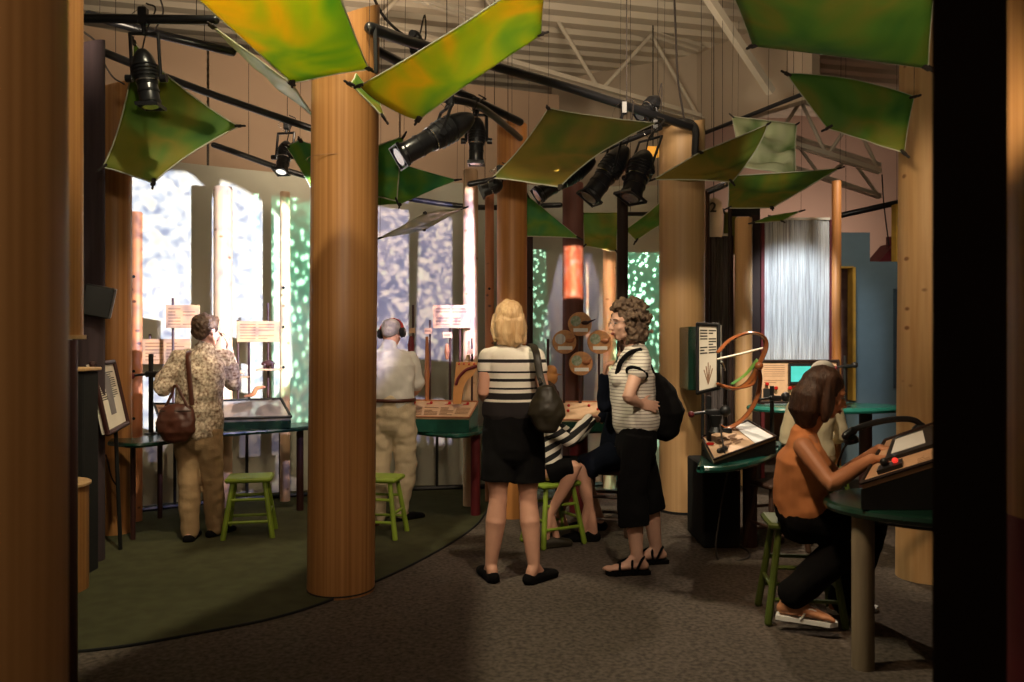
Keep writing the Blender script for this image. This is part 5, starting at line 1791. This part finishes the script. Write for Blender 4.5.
def old_man():
    t = thing('person', 'person in white polo shirt, beige trousers and red headphones beside the main column', 'person', G(392, 6.4))
    fwd = Vector((.15, 1, 0)).normalized()
    sd = fwd.cross(Vector((0, 0, 1)))
    hc = P(392, 333, 6.45)
    body, L, R, ex = head(t, hc, (.25, 1, -.55), (0, .35, 1), 'skin', .225)
    hips, waist, chest, neck = P(391, 410, 6.36), P(391, 393, 6.36), P(390, 368, 6.36), P(388, 350, 6.40)
    W = ((.17, .125), (.168, .125), (.180, .120), (.160, .085))
    torso(body, hips, waist, chest, neck, sd, sd, W)
    body.tube([P(388, 354, 6.38), P(391, 340, 6.43)], .055, 14)
    sl, sr = P(366, 360, 6.36), P(411, 359, 6.42)
    el, wl = P(360, 390, 6.42), P(372, 398, 6.64)
    er, wr = P(416, 389, 6.46), P(405, 398, 6.68)
    limb(body, sl, el, wl, (.052, .042, .029))
    limb(body, sr, er, wr, (.052, .042, .029))
    hand(body, wl, (.3, 1, .0), (0, 0, 1), (1, 0, 0), 1, .4)
    hand(body, wr, (-.3, 1, .0), (0, 0, 1), (-1, 0, 0), 1, .4)
    hl, hr = hips + sd * -.09, hips + sd * .09
    kl, kr = P(380, 462, 6.34), P(406, 462, 6.38)
    al, ar = P(376, 514, 6.30), P(400, 508, 6.42)
    limb(body, hl, kl, al, LEG)
    limb(body, hr, kr, ar, LEG)
    fl, dl, s1_ = foot(body, al, (.1, 1))
    fr, dr, s2_ = foot(body, ar, (.9, .75))
    fuse('body', body, M['skin'], t, .007, 2)
    sh = MB()
    torso(sh, hips + Vector((0, 0, .06)), waist, chest, neck + Vector((0, 0, -.01)), sd, sd, W, .018)
    for a, b in ((neck, sl), (neck, sr)):
        sh.tube([a + Vector((0, 0, -.03)), a.lerp(b, .6) + Vector((0, 0, -.012)), b + Vector((0, 0, -.008))], [.055, .060, .062], 14)
    sh.tube([sl, sl.lerp(el, .45), sl.lerp(el, .80)], [.064, .070, .074], 16)
    sh.tube([sr, sr.lerp(er, .45), sr.lerp(er, .80)], [.064, .070, .074], 16)
    sh.tube([neck + Vector((0, 0, -.015)), neck + Vector((0, 0.01, .028))], [.068, .064], 16)
    fuse('polo_shirt', sh, M['shirt_white'], t, .007, 2, .014, 9)
    tr = MB()
    tr.tube([waist + Vector((0, 0, -.045)), hips, hips + Vector((0, 0, -.10))], [(.182, .138), (.185, .145), (.165, .13)], 20, ref=sd)
    limb(tr, hl, kl, al.lerp(kl, -.05), (.108, .088, .070))
    limb(tr, hr, kr, ar.lerp(kr, -.05), (.108, .088, .070))
    fuse('trousers', tr, M['beige'], t, .008, 4, .013, 8, (1, 1, 1.3))
    MB().tube([waist + Vector((0, 0, -.052)) + sd * (.196 * math.cos(a)) + fwd * (.156 * math.sin(a)) for a in [2 * math.pi * q / 32 for q in range(32)]], [(.014, .005)] * 32, 6, ref=Vector((0, 0, 1)), close=True).build('belt', M['leather'], t)
    shoe('shoe', fl, dl, s1_, M['leather'], t, .28)
    shoe('shoe', fr, dr, s2_, M['black_cloth'], t, .28)
    hm = MB()
    hm.ball(L(0, -.018, .030), (.081, .098, .080), 24, 16, R)
    hm.ball(L(0, -.060, -.015), (.062, .046, .052), 18, 12, R)
    fuse('hair', hm, M['hair_grey'], t, .006, 2, .005, 30)
    band = [L(.092 * math.cos(a), -.01, .015 + .100 * math.sin(a)) for a in [math.pi * q / 20 for q in range(21)]]
    MB().tube(band, [(.034, .010)] * 21, 8, ref=R @ Vector((0, 1, 0))).build('headphone_band', mat('red_headband', (.60, .05, .03), .4), t)
    for s in (-1, 1):
        MB().lathe(L(s * .075, -.008, -.005), L(s * .115, -.008, -.005), [(0, .034), (.2, .042), (.8, .040), (1, .028)], 20).build('ear_cup', M['black'], t)
    ex()


def blond_woman():
    t = thing('person', 'blond person from behind in a white top with black stripes and black shorts', 'person', G(514, 4.85))
    fwd = Vector((-.06, 1, 0)).normalized()
    sd = fwd.cross(Vector((0, 0, 1)))
    hc = P(509, 321, 4.87)
    body, L, R, ex = head(t, hc, (-.12, 1, -.05), (0, 0, 1), 'skin', .225)
    hips, waist, chest, neck = P(513, 424, 4.85), P(512, 392, 4.84), P(511, 365, 4.85), P(510, 344, 4.86)
    W = ((.172, .120), (.138, .100), (.150, .100), (.140, .075))
    torso(body, hips, waist, chest, neck, sd, sd, W)
    body.tube([P(510, 350, 4.86), P(509, 332, 4.87)], .048, 14)
    sl, sr = P(487, 357, 4.84), P(536, 357, 4.84)
    el, wl = P(483, 392, 4.80), P(488, 402, 5.02)
    er, wr = P(544, 392, 4.80), P(536, 404, 5.02)
    A_ = (.045, .036, .026)
    limb(body, sl, el, wl, A_)
    limb(body, sr, er, wr, A_)
    hand(body, wl, (.6, .6, .1), (-.3, 0, 1), (0, .3, 1), .9, .5)
    hand(body, wr, (-.6, .6, .1), (.3, 0, 1), (0, .3, 1), .9, .5)
    hl, hr = hips + sd * -.088 + Vector((0, 0, -.03)), hips + sd * .088 + Vector((0, 0, -.03))
    kl, kr = P(498, 500, 4.84), P(528, 500, 4.86)
    al, ar = P(491, 565, 4.84), P(534, 566, 4.80)
    limb(body, hl, kl, al, (.088, .056, .036), 0, .10)
    limb(body, hr, kr, ar, (.088, .056, .036), 0, .10)
    # calves
    for k_, a_ in ((kl, al), (kr, ar)):
        body.tube([k_.lerp(a_, -.02), k_.lerp(a_, .14), k_.lerp(a_, .32) + Vector((0, -.010, 0)), k_.lerp(a_, .60), k_.lerp(a_, .85)], [.046, .050, .058, .044, .034], 16)
    fl, dl, s1_ = foot(body, al, (-.35, 1), .235)
    fr, dr, s2_ = foot(body, ar, (.75, .8), .235)
    fuse('body', body, M['skin'], t, .007, 2)
    shm = mat('white_knit_with_black_bands', (.72, .66, .56), .9)
    z = lambda py: P(0, py, 4.72).z
    bands = [(z(363), z(359.5)), (z(373.5), z(371.5)), (z(382), z(379)), (z(390), z(388)), (z(400), z(393.5)), (z(425), z(402.5))]
    add_stripes(shm, bands, (.72, .66, .56), (.014, .010, .010))
    sh = MB()
    torso(sh, hips + Vector((0, 0, .075)), waist, chest, neck + Vector((0, 0, -.012)), sd, sd, W, .014)
    for a, b in ((neck, sl), (neck, sr)):
        sh.tube([a + Vector((0, 0, -.035)), a.lerp(b, .6) + Vector((0, 0, -.014)), b + Vector((0, 0, -.008))], [.045, .052, .052], 14)
    sh.tube([sl, sl.lerp(el, .34)], [.053, .056], 16)
    sh.tube([sr, sr.lerp(er, .34)], [.053, .056], 16)
    fuse('striped_top', sh, shm, t, .007, 2, .010, 7)
    tr = MB()
    tr.tube([waist + Vector((0, 0, -.055)), hips, hips + Vector((0, 0, -.14))], [(.150, .112), (.182, .138), (.182, .135)], 20, ref=sd)
    tr.tube([hips, hips + Vector((0, 0, -.15))], [(.178, .135), (.170, .130)], 20, ref=sd)
    tr.tube([hl, hl.lerp(kl, .40), hl.lerp(kl, .72)], [.100, .104, .108], 18, round_=False)
    tr.tube([hr, hr.lerp(kr, .40), hr.lerp(kr, .74)], [.100, .104, .108], 18, round_=False)
    fuse('shorts', tr, M['black_cloth'], t, .007, 2, .006, 9)
    shoe('shoe', fl, dl, s1_, M['black_cloth'], t, .25, .075)
    shoe('shoe', fr, dr, s2_, M['black_cloth'], t, .25, .075)
    hm = MB()
    hm.ball(L(0, -.016, .036), (.088, .106, .092), 24, 16, R)
    hm.tube([L(0, -.05, .05), L(0, -.068, -.01), L(.0, -.070, -.08), L(.0, -.066, -.135)], [(.080, .050), (.096, .052), (.094, .044), (.070, .026)], 20, ref=R @ Vector((1, 0, 0)))
    hm.tube([L(-.07, .02, .03), L(-.082, .0, -.04), L(-.085, -.03, -.11)], [.03, .03, .02], 10)
    hm.tube([L(.07, .02, .03), L(.082, .0, -.04), L(.080, -.03, -.12)], [.03, .03, .02], 10)
    hm.tube([L(.02, -.078, -.08), L(.045, -.085, -.14), L(.03, -.085, -.155)], [.035, .03, .012], 10)
    fuse('hair', hm, M['hair_blond'], t, .006, 2, .010, 16, (1.8, 1.8, .5))
    ex()
    st = catmull([P(524, 352, 4.98), P(531, 344, 4.86), P(536, 352, 4.70), P(540, 375, 4.66), P(545, 392, 4.64)], 6)
    MB().tube(st, [(.022, .004)] * len(st), 8, ref=Vector((1, 0, 0))).build('bag_strap', M['olive_bag'], t)
    MB().lathe(P(539, 378, 4.63), P(541, 383, 4.63), [(0, .014), (1, .014)], 12).build('buckle', M['chrome'], t)
    bg = MB()
    bg.tube([P(546, 390, 4.62), P(547, 402, 4.62), P(547, 415, 4.62), P(546, 426, 4.62)], [(.060, .035), (.100, .055), (.108, .065), (.070, .045)], 22, ref=Vector((1, 0, 0)))
    fuse('shoulder_bag', bg, M['olive_bag'], t, .007, 3, .010, 12)


def curly_woman():
    t = thing('person', 'person with curly hair, glasses, thin striped tee and black cropped pants, hand on hip', 'person', G(638, 5.05))
    fwd = Vector((-1, -.05, 0)).normalized()
    sd = fwd.cross(Vector((0, 0, 1)))       # her right
    hc = P(625, 323, 5.05)
    body, L, R, ex = head(t, hc, (-1, -.28, -.10), (0, 0, 1), 'skin', .228, glasses=True)
    hips, waist, chest, neck = P(636, 428, 5.05), P(633, 402, 5.05), P(632, 374, 5.05), P(636, 350, 5.05)
    W = ((.165, .120), (.150, .118), (.165, .125), (.145, .080))
    torso(body, hips, waist, chest, neck, sd, sd, W)
    body.tube([P(636, 356, 5.05), P(630, 336, 5.05)], .050, 14)
    s1v, s2v = P(641, 362, 4.89), P(636, 361, 5.22)
    e1, w1 = P(628, 397, 4.78), P(640, 404, 4.86)
    e2, w2 = P(618, 394, 5.30), P(616, 384, 5.18)
    limb(body, s1v, e1, w1, ARM)
    limb(body, s2v, e2, w2, ARM)
    hand(body, w1, (.9, .35, -.18), (0, -1, .2), (0, .2, 1), .95, .12)
    hand(body, w2, (-.1, -.2, 1), (-1, 0, 0), (0, -1, 0), .92, .6)
    h1, h2 = hips + Vector((0, -.085, -.03)), hips + Vector((0, .085, -.03))
    k1, k2 = P(632, 492, 4.98), P(648, 486, 5.15)
    a1, a2 = P(637, 557, 4.98), P(656, 549, 5.22)
    limb(body, h1, k1, a1, (.085, .056, .037), 0, .08)
    limb(body, h2, k2, a2, (.085, .056, .037), 0, .08)
    fd1, fd2 = (-1, -.12), (-.9, -.2)
    f1, d1, q1_ = foot(body, a1, fd1, .24, 1, .022)
    f2, d2, q2_ = foot(body, a2, fd2, .24, 1, .022)
    toes(body, f1, d1, q1_, .24, 1)
    toes(body, f2, d2, q2_, .24, -1)
    fuse('body', body, M['skin_pale'], t, .006, 2)
    sh = MB()
    torso(sh, hips + Vector((0, 0, .05)), waist, chest, neck + Vector((0, 0, -.02)), sd, sd, W, .022)
    sh.ball(P(620, 378, 4.97), (.07, .07, .065))
    sh.ball(P(620, 378, 5.13), (.07, .07, .065))
    for a, b in ((neck, s1v), (neck, s2v)):
        sh.tube([a + Vector((0, 0, -.045)), a.lerp(b, .6) + Vector((0, 0, -.02)), b + Vector((0, 0, -.008))], [.050, .056, .056], 14)
    sh.tube([s1v, s1v.lerp(e1, .26)], [.060, .064], 16)
    sh.tube([s2v, s2v.lerp(e2, .26)], [.060, .064], 16)
    fuse('striped_tee', sh, M['tee_stripes'], t, .007, 2, .012, 7)
    cf = s1v.lerp(e1, .32)
    dd = (e1 - s1v).normalized()
    u = dd.orthogonal().normalized()
    v = dd.cross(u)
    MB().tube([cf + u * .060 * math.cos(a) + v * .060 * math.sin(a) for a in [2 * math.pi * q / 24 for q in range(24)]], .013, 8, close=True).build('sleeve_band', M['black_cloth'], t)
    col_ = MB()
    col_.tube(catmull([P(640, 350, 4.98), P(630, 353, 4.93), P(621, 362, 4.93), P(617, 374, 4.94)], 6), .016, 8)
    col_.tube(catmull([P(632, 350, 5.12), P(624, 353, 5.10), P(618, 362, 5.05)], 6), .016, 8)
    col_.build('dark_collar', M['black_cloth'], t)
    tr = MB()
    tr.tube([waist + Vector((0, 0, -.07)), hips, hips + Vector((0, 0, -.12))], [(.140, .108), (.170, .132), (.165, .130)], 20, ref=sd)
    tr.tube([h1, k1, k1.lerp(a1, .50)], [.100, .092, .100], 18, round_=False)
    tr.tube([h2, k2, k2.lerp(a2, .36)], [.100, .088, .092], 18, round_=False)
    fuse('cropped_pants', tr, M['black_cloth'], t, .007, 2, .010, 8)
    for f, d, s in ((f1, d1, q1_), (f2, d2, q2_)):
        b = Vector((f.x, f.y, 0))
        mb = MB()
        mb.prism([xy(b + d * x + s * y) for x, y in ((-.035, -.030), (.0, -.040), (.10, -.036), (.19, -.048), (.235, -.030), (.245, .010), (.215, .044), (.10, .036), (.0, .040), (-.035, .030))], 0, .024)
        mb.build('sandal_sole', M['black_cloth'], t)
        sm = MB()
        for x, hh, ww in ((.165, .066, .052), (.085, .102, .046)):
            sm.tube(catmull([b + d * x - s * ww + Vector((0, 0, .018)), b + d * x - s * ww * .8 + Vector((0, 0, hh * .7)), b + d * (x - .01) + Vector((0, 0, hh + .008)), b + d * x + s * ww * .8 + Vector((0, 0, hh * .7)), b + d * x + s * ww + Vector((0, 0, .018))], 5), .008, 8)
        sm.tube(catmull([b + d * .06 - s * .042 + Vector((0, 0, .03)), b + d * .03 - s * .046 + Vector((0, 0, .095)), b + d * .000 + Vector((0, 0, .105)), b + d * .03 + s * .046 + Vector((0, 0, .095)), b + d * .06 + s * .042 + Vector((0, 0, .03))], 5), .008, 8)
        sm.tube([b + d * .085 + Vector((0, 0, .108)), b + d * .165 + Vector((0, 0, .075))], .007, 8)
        sm.build('sandal_straps', M['black_cloth'], t)
    hm = MB()
    rnd = random.Random(4)
    hm.ball(L(0, -.030, .045), (.092, .100, .090), 24, 16, R)
    for k in range(260):
        th = rnd.uniform(0, 2 * math.pi)
        ph = rnd.uniform(-.75, 1.45)
        x, y, zz2 = math.cos(th) * math.cos(ph), math.sin(th) * math.cos(ph), math.sin(ph)
        if y > .50 and zz2 < .50:
            continue
        rr = rnd.uniform(.98, 1.24)
        hm.ball(L(x * .098 * rr, -.030 + y * .112 * rr, .034 + zz2 * .098 * rr - (.03 if zz2 < -.2 else 0)), rnd.uniform(.011, .020), 8, 6)
    for k in range(110):
        hm.ball(L(rnd.choice((-1, 1)) * rnd.uniform(.03, .100), rnd.uniform(-.135, .012), rnd.uniform(-.125, .02)), rnd.uniform(.013, .024), 8, 6)
    hm.tube([L(0, -.07, .0), L(0, -.085, -.06), L(0, -.08, -.12)], [(.090, .050), (.092, .050), (.070, .035)], 16, ref=R @ Vector((1, 0, 0)))
    fuse('curly_hair', hm, M['hair_curly'], t, .005, 1, .006, 50)
    ex()
    bg = MB()
    bg.tube([P(657, 378, 5.10), P(662, 394, 5.10), P(668, 412, 5.10), P(666, 428, 5.10)], [(.045, .07), (.090, .10), (.115, .12), (.090, .10)], 22, ref=Vector((1, 0, 0)))
    fuse('backpack', bg, M['black_cloth'], t, .008, 3, .014, 9)
    st = catmull([P(652, 376, 5.0), P(646, 356, 4.95), P(634, 356, 4.93), P(624, 368, 4.93), P(630, 385, 4.9)], 6)
    MB().tube([P(656, 382, 5.2), P(650, 366, 5.2), P(644, 358, 5.2)], .015, 8).build('backpack_strap', M['black_cloth'], t)


def seated(name_label, loc, J, skin, top_m, top_name, leg_m, leg_name, hair_m, head_fwd, fwd, parts=('both',), sleeves=1.0, hem=1.0, foot_dirs=None, shoe_m=None, scale=1.0, hairfn=None, headsize=.21, hand_spec=None, W=None, armr=ARM, sl_g=.012, leg_g=None, voxel=.007):
    t = thing('person', name_label, 'person', loc)
    f = Vector(fwd).normalized()
    sd = f.cross(Vector((0, 0, 1)))
    body, L, R, ex = head(t, J['head'], head_fwd, J.get('head_up', (0, 0, 1)), skin, headsize)
    W = W or ((.16 * scale, .12 * scale), (.135 * scale, .10 * scale), (.15 * scale, .105 * scale), (.135 * scale, .075 * scale))
    hips, waist, chest, neck = J['hips'], J['waist'], J['chest'], J['neck']
    torso(body, hips, waist, chest, neck, sd, sd, W)
    body.tube([neck + Vector((0, 0, -.03)), Vector(J['head']) + Vector((0, 0, -.04))], .046 * scale, 14)
    for k in ('l', 'r'):
        limb(body, J['s' + k], J['e' + k], J['w' + k], tuple(x * scale for x in armr))
        hd, hn, ht, cu = hand_spec[k]
        hand(body, J['w' + k], hd, hn, ht, .95 * scale, cu)
    feet = []
    for k in ('l', 'r'):
        limb(body, J['h' + k], J['k' + k], J['a' + k], tuple(x * scale for x in (.082, .055, .036)), 0, .05)
        lift = J.get('lift' + k, 0.0)
        q_ = foot(body, J['a' + k], foot_dirs[k], .23 * scale, scale, lift)
        feet.append((q_, lift))
        if shoe_m is None:
            toes(body, q_[0], q_[1], q_[2], .23 * scale, -1 if k == 'l' else 1)
    fuse('body', body, M[skin], t, voxel, 2)
    sh = MB()
    torso(sh, hips.lerp(waist, .25), waist, chest, neck + Vector((0, 0, -.015)), sd, sd, W, .013)
    for k in ('l', 'r'):
        s_, e_, w_ = J['s' + k], J['e' + k], J['w' + k]
        sh.tube([neck + Vector((0, 0, -.035)), neck.lerp(s_, .6) + Vector((0, 0, -.016)), s_ + Vector((0, 0, -.008))] if sleeves > 0 else [neck + Vector((0, 0, -.045)), neck.lerp(s_, .55) + Vector((0, 0, -.018))],
                [.046 * scale + .004, .052 * scale, .053 * scale] if sleeves > 0 else [.045, .046], 14)
        if sleeves >= 1:
            limb(sh, s_, e_, e_.lerp(w_, .92), tuple(x * scale for x in armr), sl_g)
        elif sleeves > 0:
            sh.tube([s_, s_.lerp(e_, sleeves)], [.055 * scale, .06 * scale], 14)
    fuse(top_name, sh, top_m, t, voxel, 2, .010, 8)
    tr = MB()
    tr.tube([waist.lerp(hips, .6), hips, hips + Vector((0, 0, -.04))], [(W[0][0], W[0][1] + .01), (W[0][0] + .02, W[0][1] + .02), (W[0][0], W[0][1])], 20, ref=sd)
    lg = leg_g or (.102, .082, .066)
    for k in ('l', 'r'):
        if hem < 1:
            tr.tube([J['h' + k], J['h' + k].lerp(J['k' + k], hem)], [lg[0] * scale, lg[1] * scale], 16, round_=False)
        elif hem < 1.5:
            tr.tube([J['h' + k], J['k' + k], J['k' + k].lerp(J['a' + k], .12)], [lg[0] * scale, lg[1] * scale, lg[1] * scale], 16)
        else:
            limb(tr, J['h' + k], J['k' + k], J['k' + k].lerp(J['a' + k], .97), tuple(x * scale for x in lg))
    fuse(leg_name, tr, leg_m, t, .008, 3, .012, 8)
    if shoe_m:
        for (q_, lift) in feet:
            shoe('shoe', q_[0], q_[1], q_[2], shoe_m, t, .26 * scale, .08, z=lift)
    if hairfn:
        hairfn(t, L, R)
    ex()
    return t, feet, L, R


def bob(m, length=.10, back=.0, fold=.008):
    def f(t, L, R):
        hm = MB()
        hm.ball(L(0, -.022, .038), (.086, .102, .088), 24, 16, R)
        hm.tube([L(0, -.055, .03), L(0, -.070, -.03), L(0, -.070 - back, -length)], [(.080, .050), (.086, .050), (.060, .030)], 18, ref=R @ Vector((1, 0, 0)))
        for s in (-1, 1):
            hm.tube([L(s * .068, .018, .045), L(s * .080, .0, -.02), L(s * .074, -.02, -length * .9)], [.030, .032, .022], 10)
        fuse('hair', hm, m, t, .006, 2, fold, 18, (1.6, 1.6, .5))
    return f


def cap_hair(t, L, R):
    hm = MB().ball(L(0, -.018, .045), (.088, .104, .082), 24, 16, R)
    hm.tube([L(-.05, .06, .055), L(0, .125, .045), L(.05, .06, .055)], [.012, .014, .012], 10)
    hm.tube([L(0, .05, .05), L(0, .115, .044)], [(.058, .012), (.046, .008)], 14, ref=R @ Vector((1, 0, 0)))
    fuse('white_cap', hm, mat('worn_white_cap', (.60, .56, .48), .9, scale=14, color2=(.38, .34, .27)), t, .006, 1)
    MB().ball(L(0, -.030, -.005), (.080, .078, .055), 20, 12, R).build('hair', M['hair_brown'], t)


woman_blouse()
old_man()
blond_woman()
curly_woman()

# seated child in stripes, behind the blond woman's bag
Jc = dict(head=P(546, 398, 5.78), neck=P(545, 421, 5.75), chest=P(547, 434, 5.74), waist=P(545, 452, 5.74), hips=P(547, 468, 5.76),
          sl=P(556, 427, 5.86), sr=P(552, 430, 5.60), el=P(578, 438, 6.0), er=P(570, 442, 5.62), wl=P(594, 418, 6.2), wr=P(590, 416, 5.95),
          hl=P(550, 470, 5.84), hr=P(550, 472, 5.68), kl=P(578, 463, 5.95), kr=P(576, 466, 5.62), al=P(560, 512, 5.95), ar=P(550, 514, 5.62))
t, ft, L, R = seated('child in black and white striped knit, seated on the middle green stool', G(550, 5.75), Jc, 'skin', M['child_stripes'], 'striped_sweater', M['black_cloth'], 'shorts',
                     M['hair_brown'], (.45, .9, -.35), (.75, .65, 0), foot_dirs=dict(l=(.8, .4), r=(.8, .3)), shoe_m=M['olive_bag'], scale=.82,
                     hairfn=bob(M['hair_brown'], .12), hand_spec=dict(l=((.7, .6, -.1), (0, 0, 1), (0, 1, 0), .4), r=((.7, .6, -.1), (0, 0, 1), (0, 1, 0), .4)), hem=.92, headsize=.205)
# adult in navy on the dark stool, behind the curly haired woman
Jn = dict(head=P(634, 352, 6.05), neck=P(629, 374, 6.02), chest=P(626, 392, 6.02), waist=P(620, 420, 6.04), hips=P(618, 448, 6.04),
          sl=P(618, 386, 5.86), sr=P(624, 384, 6.2), el=P(604, 408, 5.82), er=P(612, 408, 6.25), wl=P(604, 376, 5.85), wr=P(602, 418, 6.25),
          hl=P(614, 454, 5.92), hr=P(616, 454, 6.12), kl=P(581, 470, 5.85), kr=P(580, 468, 6.12), al=P(589, 505, 5.8), ar=P(596, 508, 6.15))
Jn['head'] = P(630, 350, 6.05)
t, ft, L, R = seated('seated adult in dark navy clothes mostly hidden behind the curly haired person', G(607, 6.05), Jn, 'skin', M['navy'], 'dark_jacket', M['navy'], 'shorts',
                     M['hair_brown'], (-1, .3, -.2), (-1, .1, 0), foot_dirs=dict(l=(-.9, -.1), r=(-.9, .1)), shoe_m=M['black_cloth'], scale=1.0,
                     hairfn=bob(M['hair_brown'], .02), hand_spec=dict(l=((.2, -.1, 1), (-1, 0, 0), (0, 1, 0), .5), r=((-.8, .4, 0), (0, 0, 1), (0, -1, 0), .4)), hem=.95, sleeves=1.0, sl_g=.016)

# person in a white cap, behind the orange topped woman
Jp = dict(head=P(822, 377, 5.95), neck=P(818, 398, 5.92), chest=P(814, 412, 5.9), waist=P(812, 438, 5.9), hips=P(812, 458, 5.92),
          sl=P(794, 408, 5.95), sr=P(836, 408, 5.95), el=P(786, 440, 5.9), er=P(842, 436, 5.95), wl=P(800, 446, 6.15), wr=P(828, 440, 6.2),
          hl=P(804, 460, 5.98), hr=P(820, 460, 5.98), kl=P(802, 462, 6.35), kr=P(824, 462, 6.35), al=P(802, 500, 6.35), ar=P(824, 500, 6.35))
t, ft, L, R = seated('person in a worn white cap seated behind the one in the orange top', G(815, 5.95), Jp, 'skin', mat('cream_shirt', (.62, .54, .36), .9, scale=3, color2=(.55, .44, .25)), 'cream_shirt',
                     M['khaki'], 'trousers', M['hair_brown'], (0, 1, -.1), (0, 1, 0), foot_dirs=dict(l=(0, 1), r=(0, 1)), shoe_m=M['black_cloth'], scale=.95,
                     hairfn=cap_hair, hand_spec=dict(l=((.5, .8, 0), (0, 0, 1), (1, 0, 0), .4), r=((-.4, .8, 0), (0, 0, 1), (-1, 0, 0), .4)), hem=2, sleeves=1.0)

# woman in the orange top typing at the near console
Jo = dict(head=P(825, 394, 4.0), head_up=(.15, 0, 1), neck=P(803, 432, 4.02), chest=P(803, 460, 4.02), waist=P(800, 486, 4.04), hips=P(803, 512, 4.08),
          sr=P(803, 447, 3.86), sl=P(806, 445, 4.20), er=P(831, 484, 3.70), el=P(838, 478, 4.18), wr=P(872, 459, 3.74), wl=P(880, 449, 3.98),
          hr=P(806, 520, 4.0), hl=P(808, 520, 4.17), kr=P(868, 530, 3.92), kl=P(872, 524, 4.22), ar=P(797, 594, 4.05), al=P(842, 604, 4.28), liftr=.085)
Jo['ar'] = P(792, 594, 3.98)
t, ft, L, R = seated('person in orange sleeveless top and white flip flops typing at the near table', G(803, 4.1), Jo, 'skin_tan', M['orange_cloth'], 'orange_tank_top', M['black_cloth'], 'black_pants',
                     M['hair_brown'], (1, -.12, -.34), (1, 0, 0), foot_dirs=dict(l=(1, .2), r=(.9, -.45)), shoe_m=None, scale=1.0, sleeves=0, hem=2,
                     hairfn=None, hand_spec=dict(l=((.95, -.15, .05), (-.2, 0, 1), (0, -1, .2), .22), r=((.95, .1, .08), (-.2, 0, 1), (0, 1, .2), .22)), headsize=.235,
                     W=((.165, .125), (.135, .108), (.155, .112), (.130, .072)), leg_g=(.108, .088, .078), voxel=.006)
hm = MB()
hm.ball(L(0, -.026, .044), (.092, .104, .092), 24, 16, R)
X_, Y_, Z_ = Vector((1, 0, 0)), Vector((0, 1, 0)), Vector((0, 0, 1))
c0 = L(0, -.05, .02)
hm.tube([c0 - X_ * .010, c0 - X_ * .045 - Z_ * .05, c0 - X_ * .060 - Z_ * .12, c0 - X_ * .055 - Z_ * .165], [(.088, .070), (.100, .078), (.098, .075), (.075, .050)], 22, ref=Y_)
for s in (-1, 1):
    b0 = c0 - Y_ * (s * .078)
    hm.tube([b0 + X_ * .050 + Z_ * .05, b0 + X_ * .036 - Z_ * .01, b0 + X_ * .028 - Z_ * .07, b0 + X_ * .022 - Z_ * .12, b0 + X_ * .012 - Z_ * .155], [.030, .030, .032, .030, .018], 14)
fuse('hair', hm, M['hair_brown'], t, .006, 3, .007, 16, (1.8, 1.8, .4))
for (q_, lift) in ft:
    f, d, s = q_
    b = Vector((f.x, f.y, lift - .022 if lift > .02 else .0))
    z0 = b.z
    pts = [xy(b + d * x + s * y) for x, y in ((-.030, -.030), (.0, -.038), (.10, -.034), (.19, -.046), (.245, -.030), (.258, .006), (.225, .040), (.10, .034), (.0, .038), (-.030, .030))]
    MB().prism(pts, z0, z0 + .022).build('flip_flop_sole', M['white'], t)
    MB().tube(catmull([b + d * .09 - s * .036 + Vector((0, 0, .022)), b + d * .13 - s * .02 + Vector((0, 0, .070)), b + d * .185 + s * .004 + Vector((0, 0, .045)), b + d * .13 + s * .024 + Vector((0, 0, .070)), b + d * .09 + s * .036 + Vector((0, 0, .022))], 5), .006, 8).build('flip_flop_strap', M['white'], t)


# ---------------------------------------------------------------- pieces of pieces hang under their own part
def reparent(ch, par):
    ch.location = wloc(ch) - wloc(par)
    ch.parent = par


for root in [o for o in COL.objects if o.type == 'EMPTY' and o.get('category') == 'person']:
    kids = list(root.children)

    def of(n):
        return [k for k in kids if k.name.split('.')[0] == n]
    for bag in of('shoulder_bag'):
        for n in ('bag_strap', 'bag_handle', 'bag_zip', 'buckle'):
            for k in of(n):
                reparent(k, bag)
    for k in of('backpack_strap'):
        reparent(k, of('backpack')[0])
    for a_, b_ in (('iris', 'eye'), ('sandal_straps', 'sandal_sole'), ('flip_flop_strap', 'flip_flop_sole')):
        for k, p_ in zip(of(a_), of(b_)):
            reparent(k, p_)
    for k in of('ear_cup'):
        reparent(k, of('headphone_band')[0])
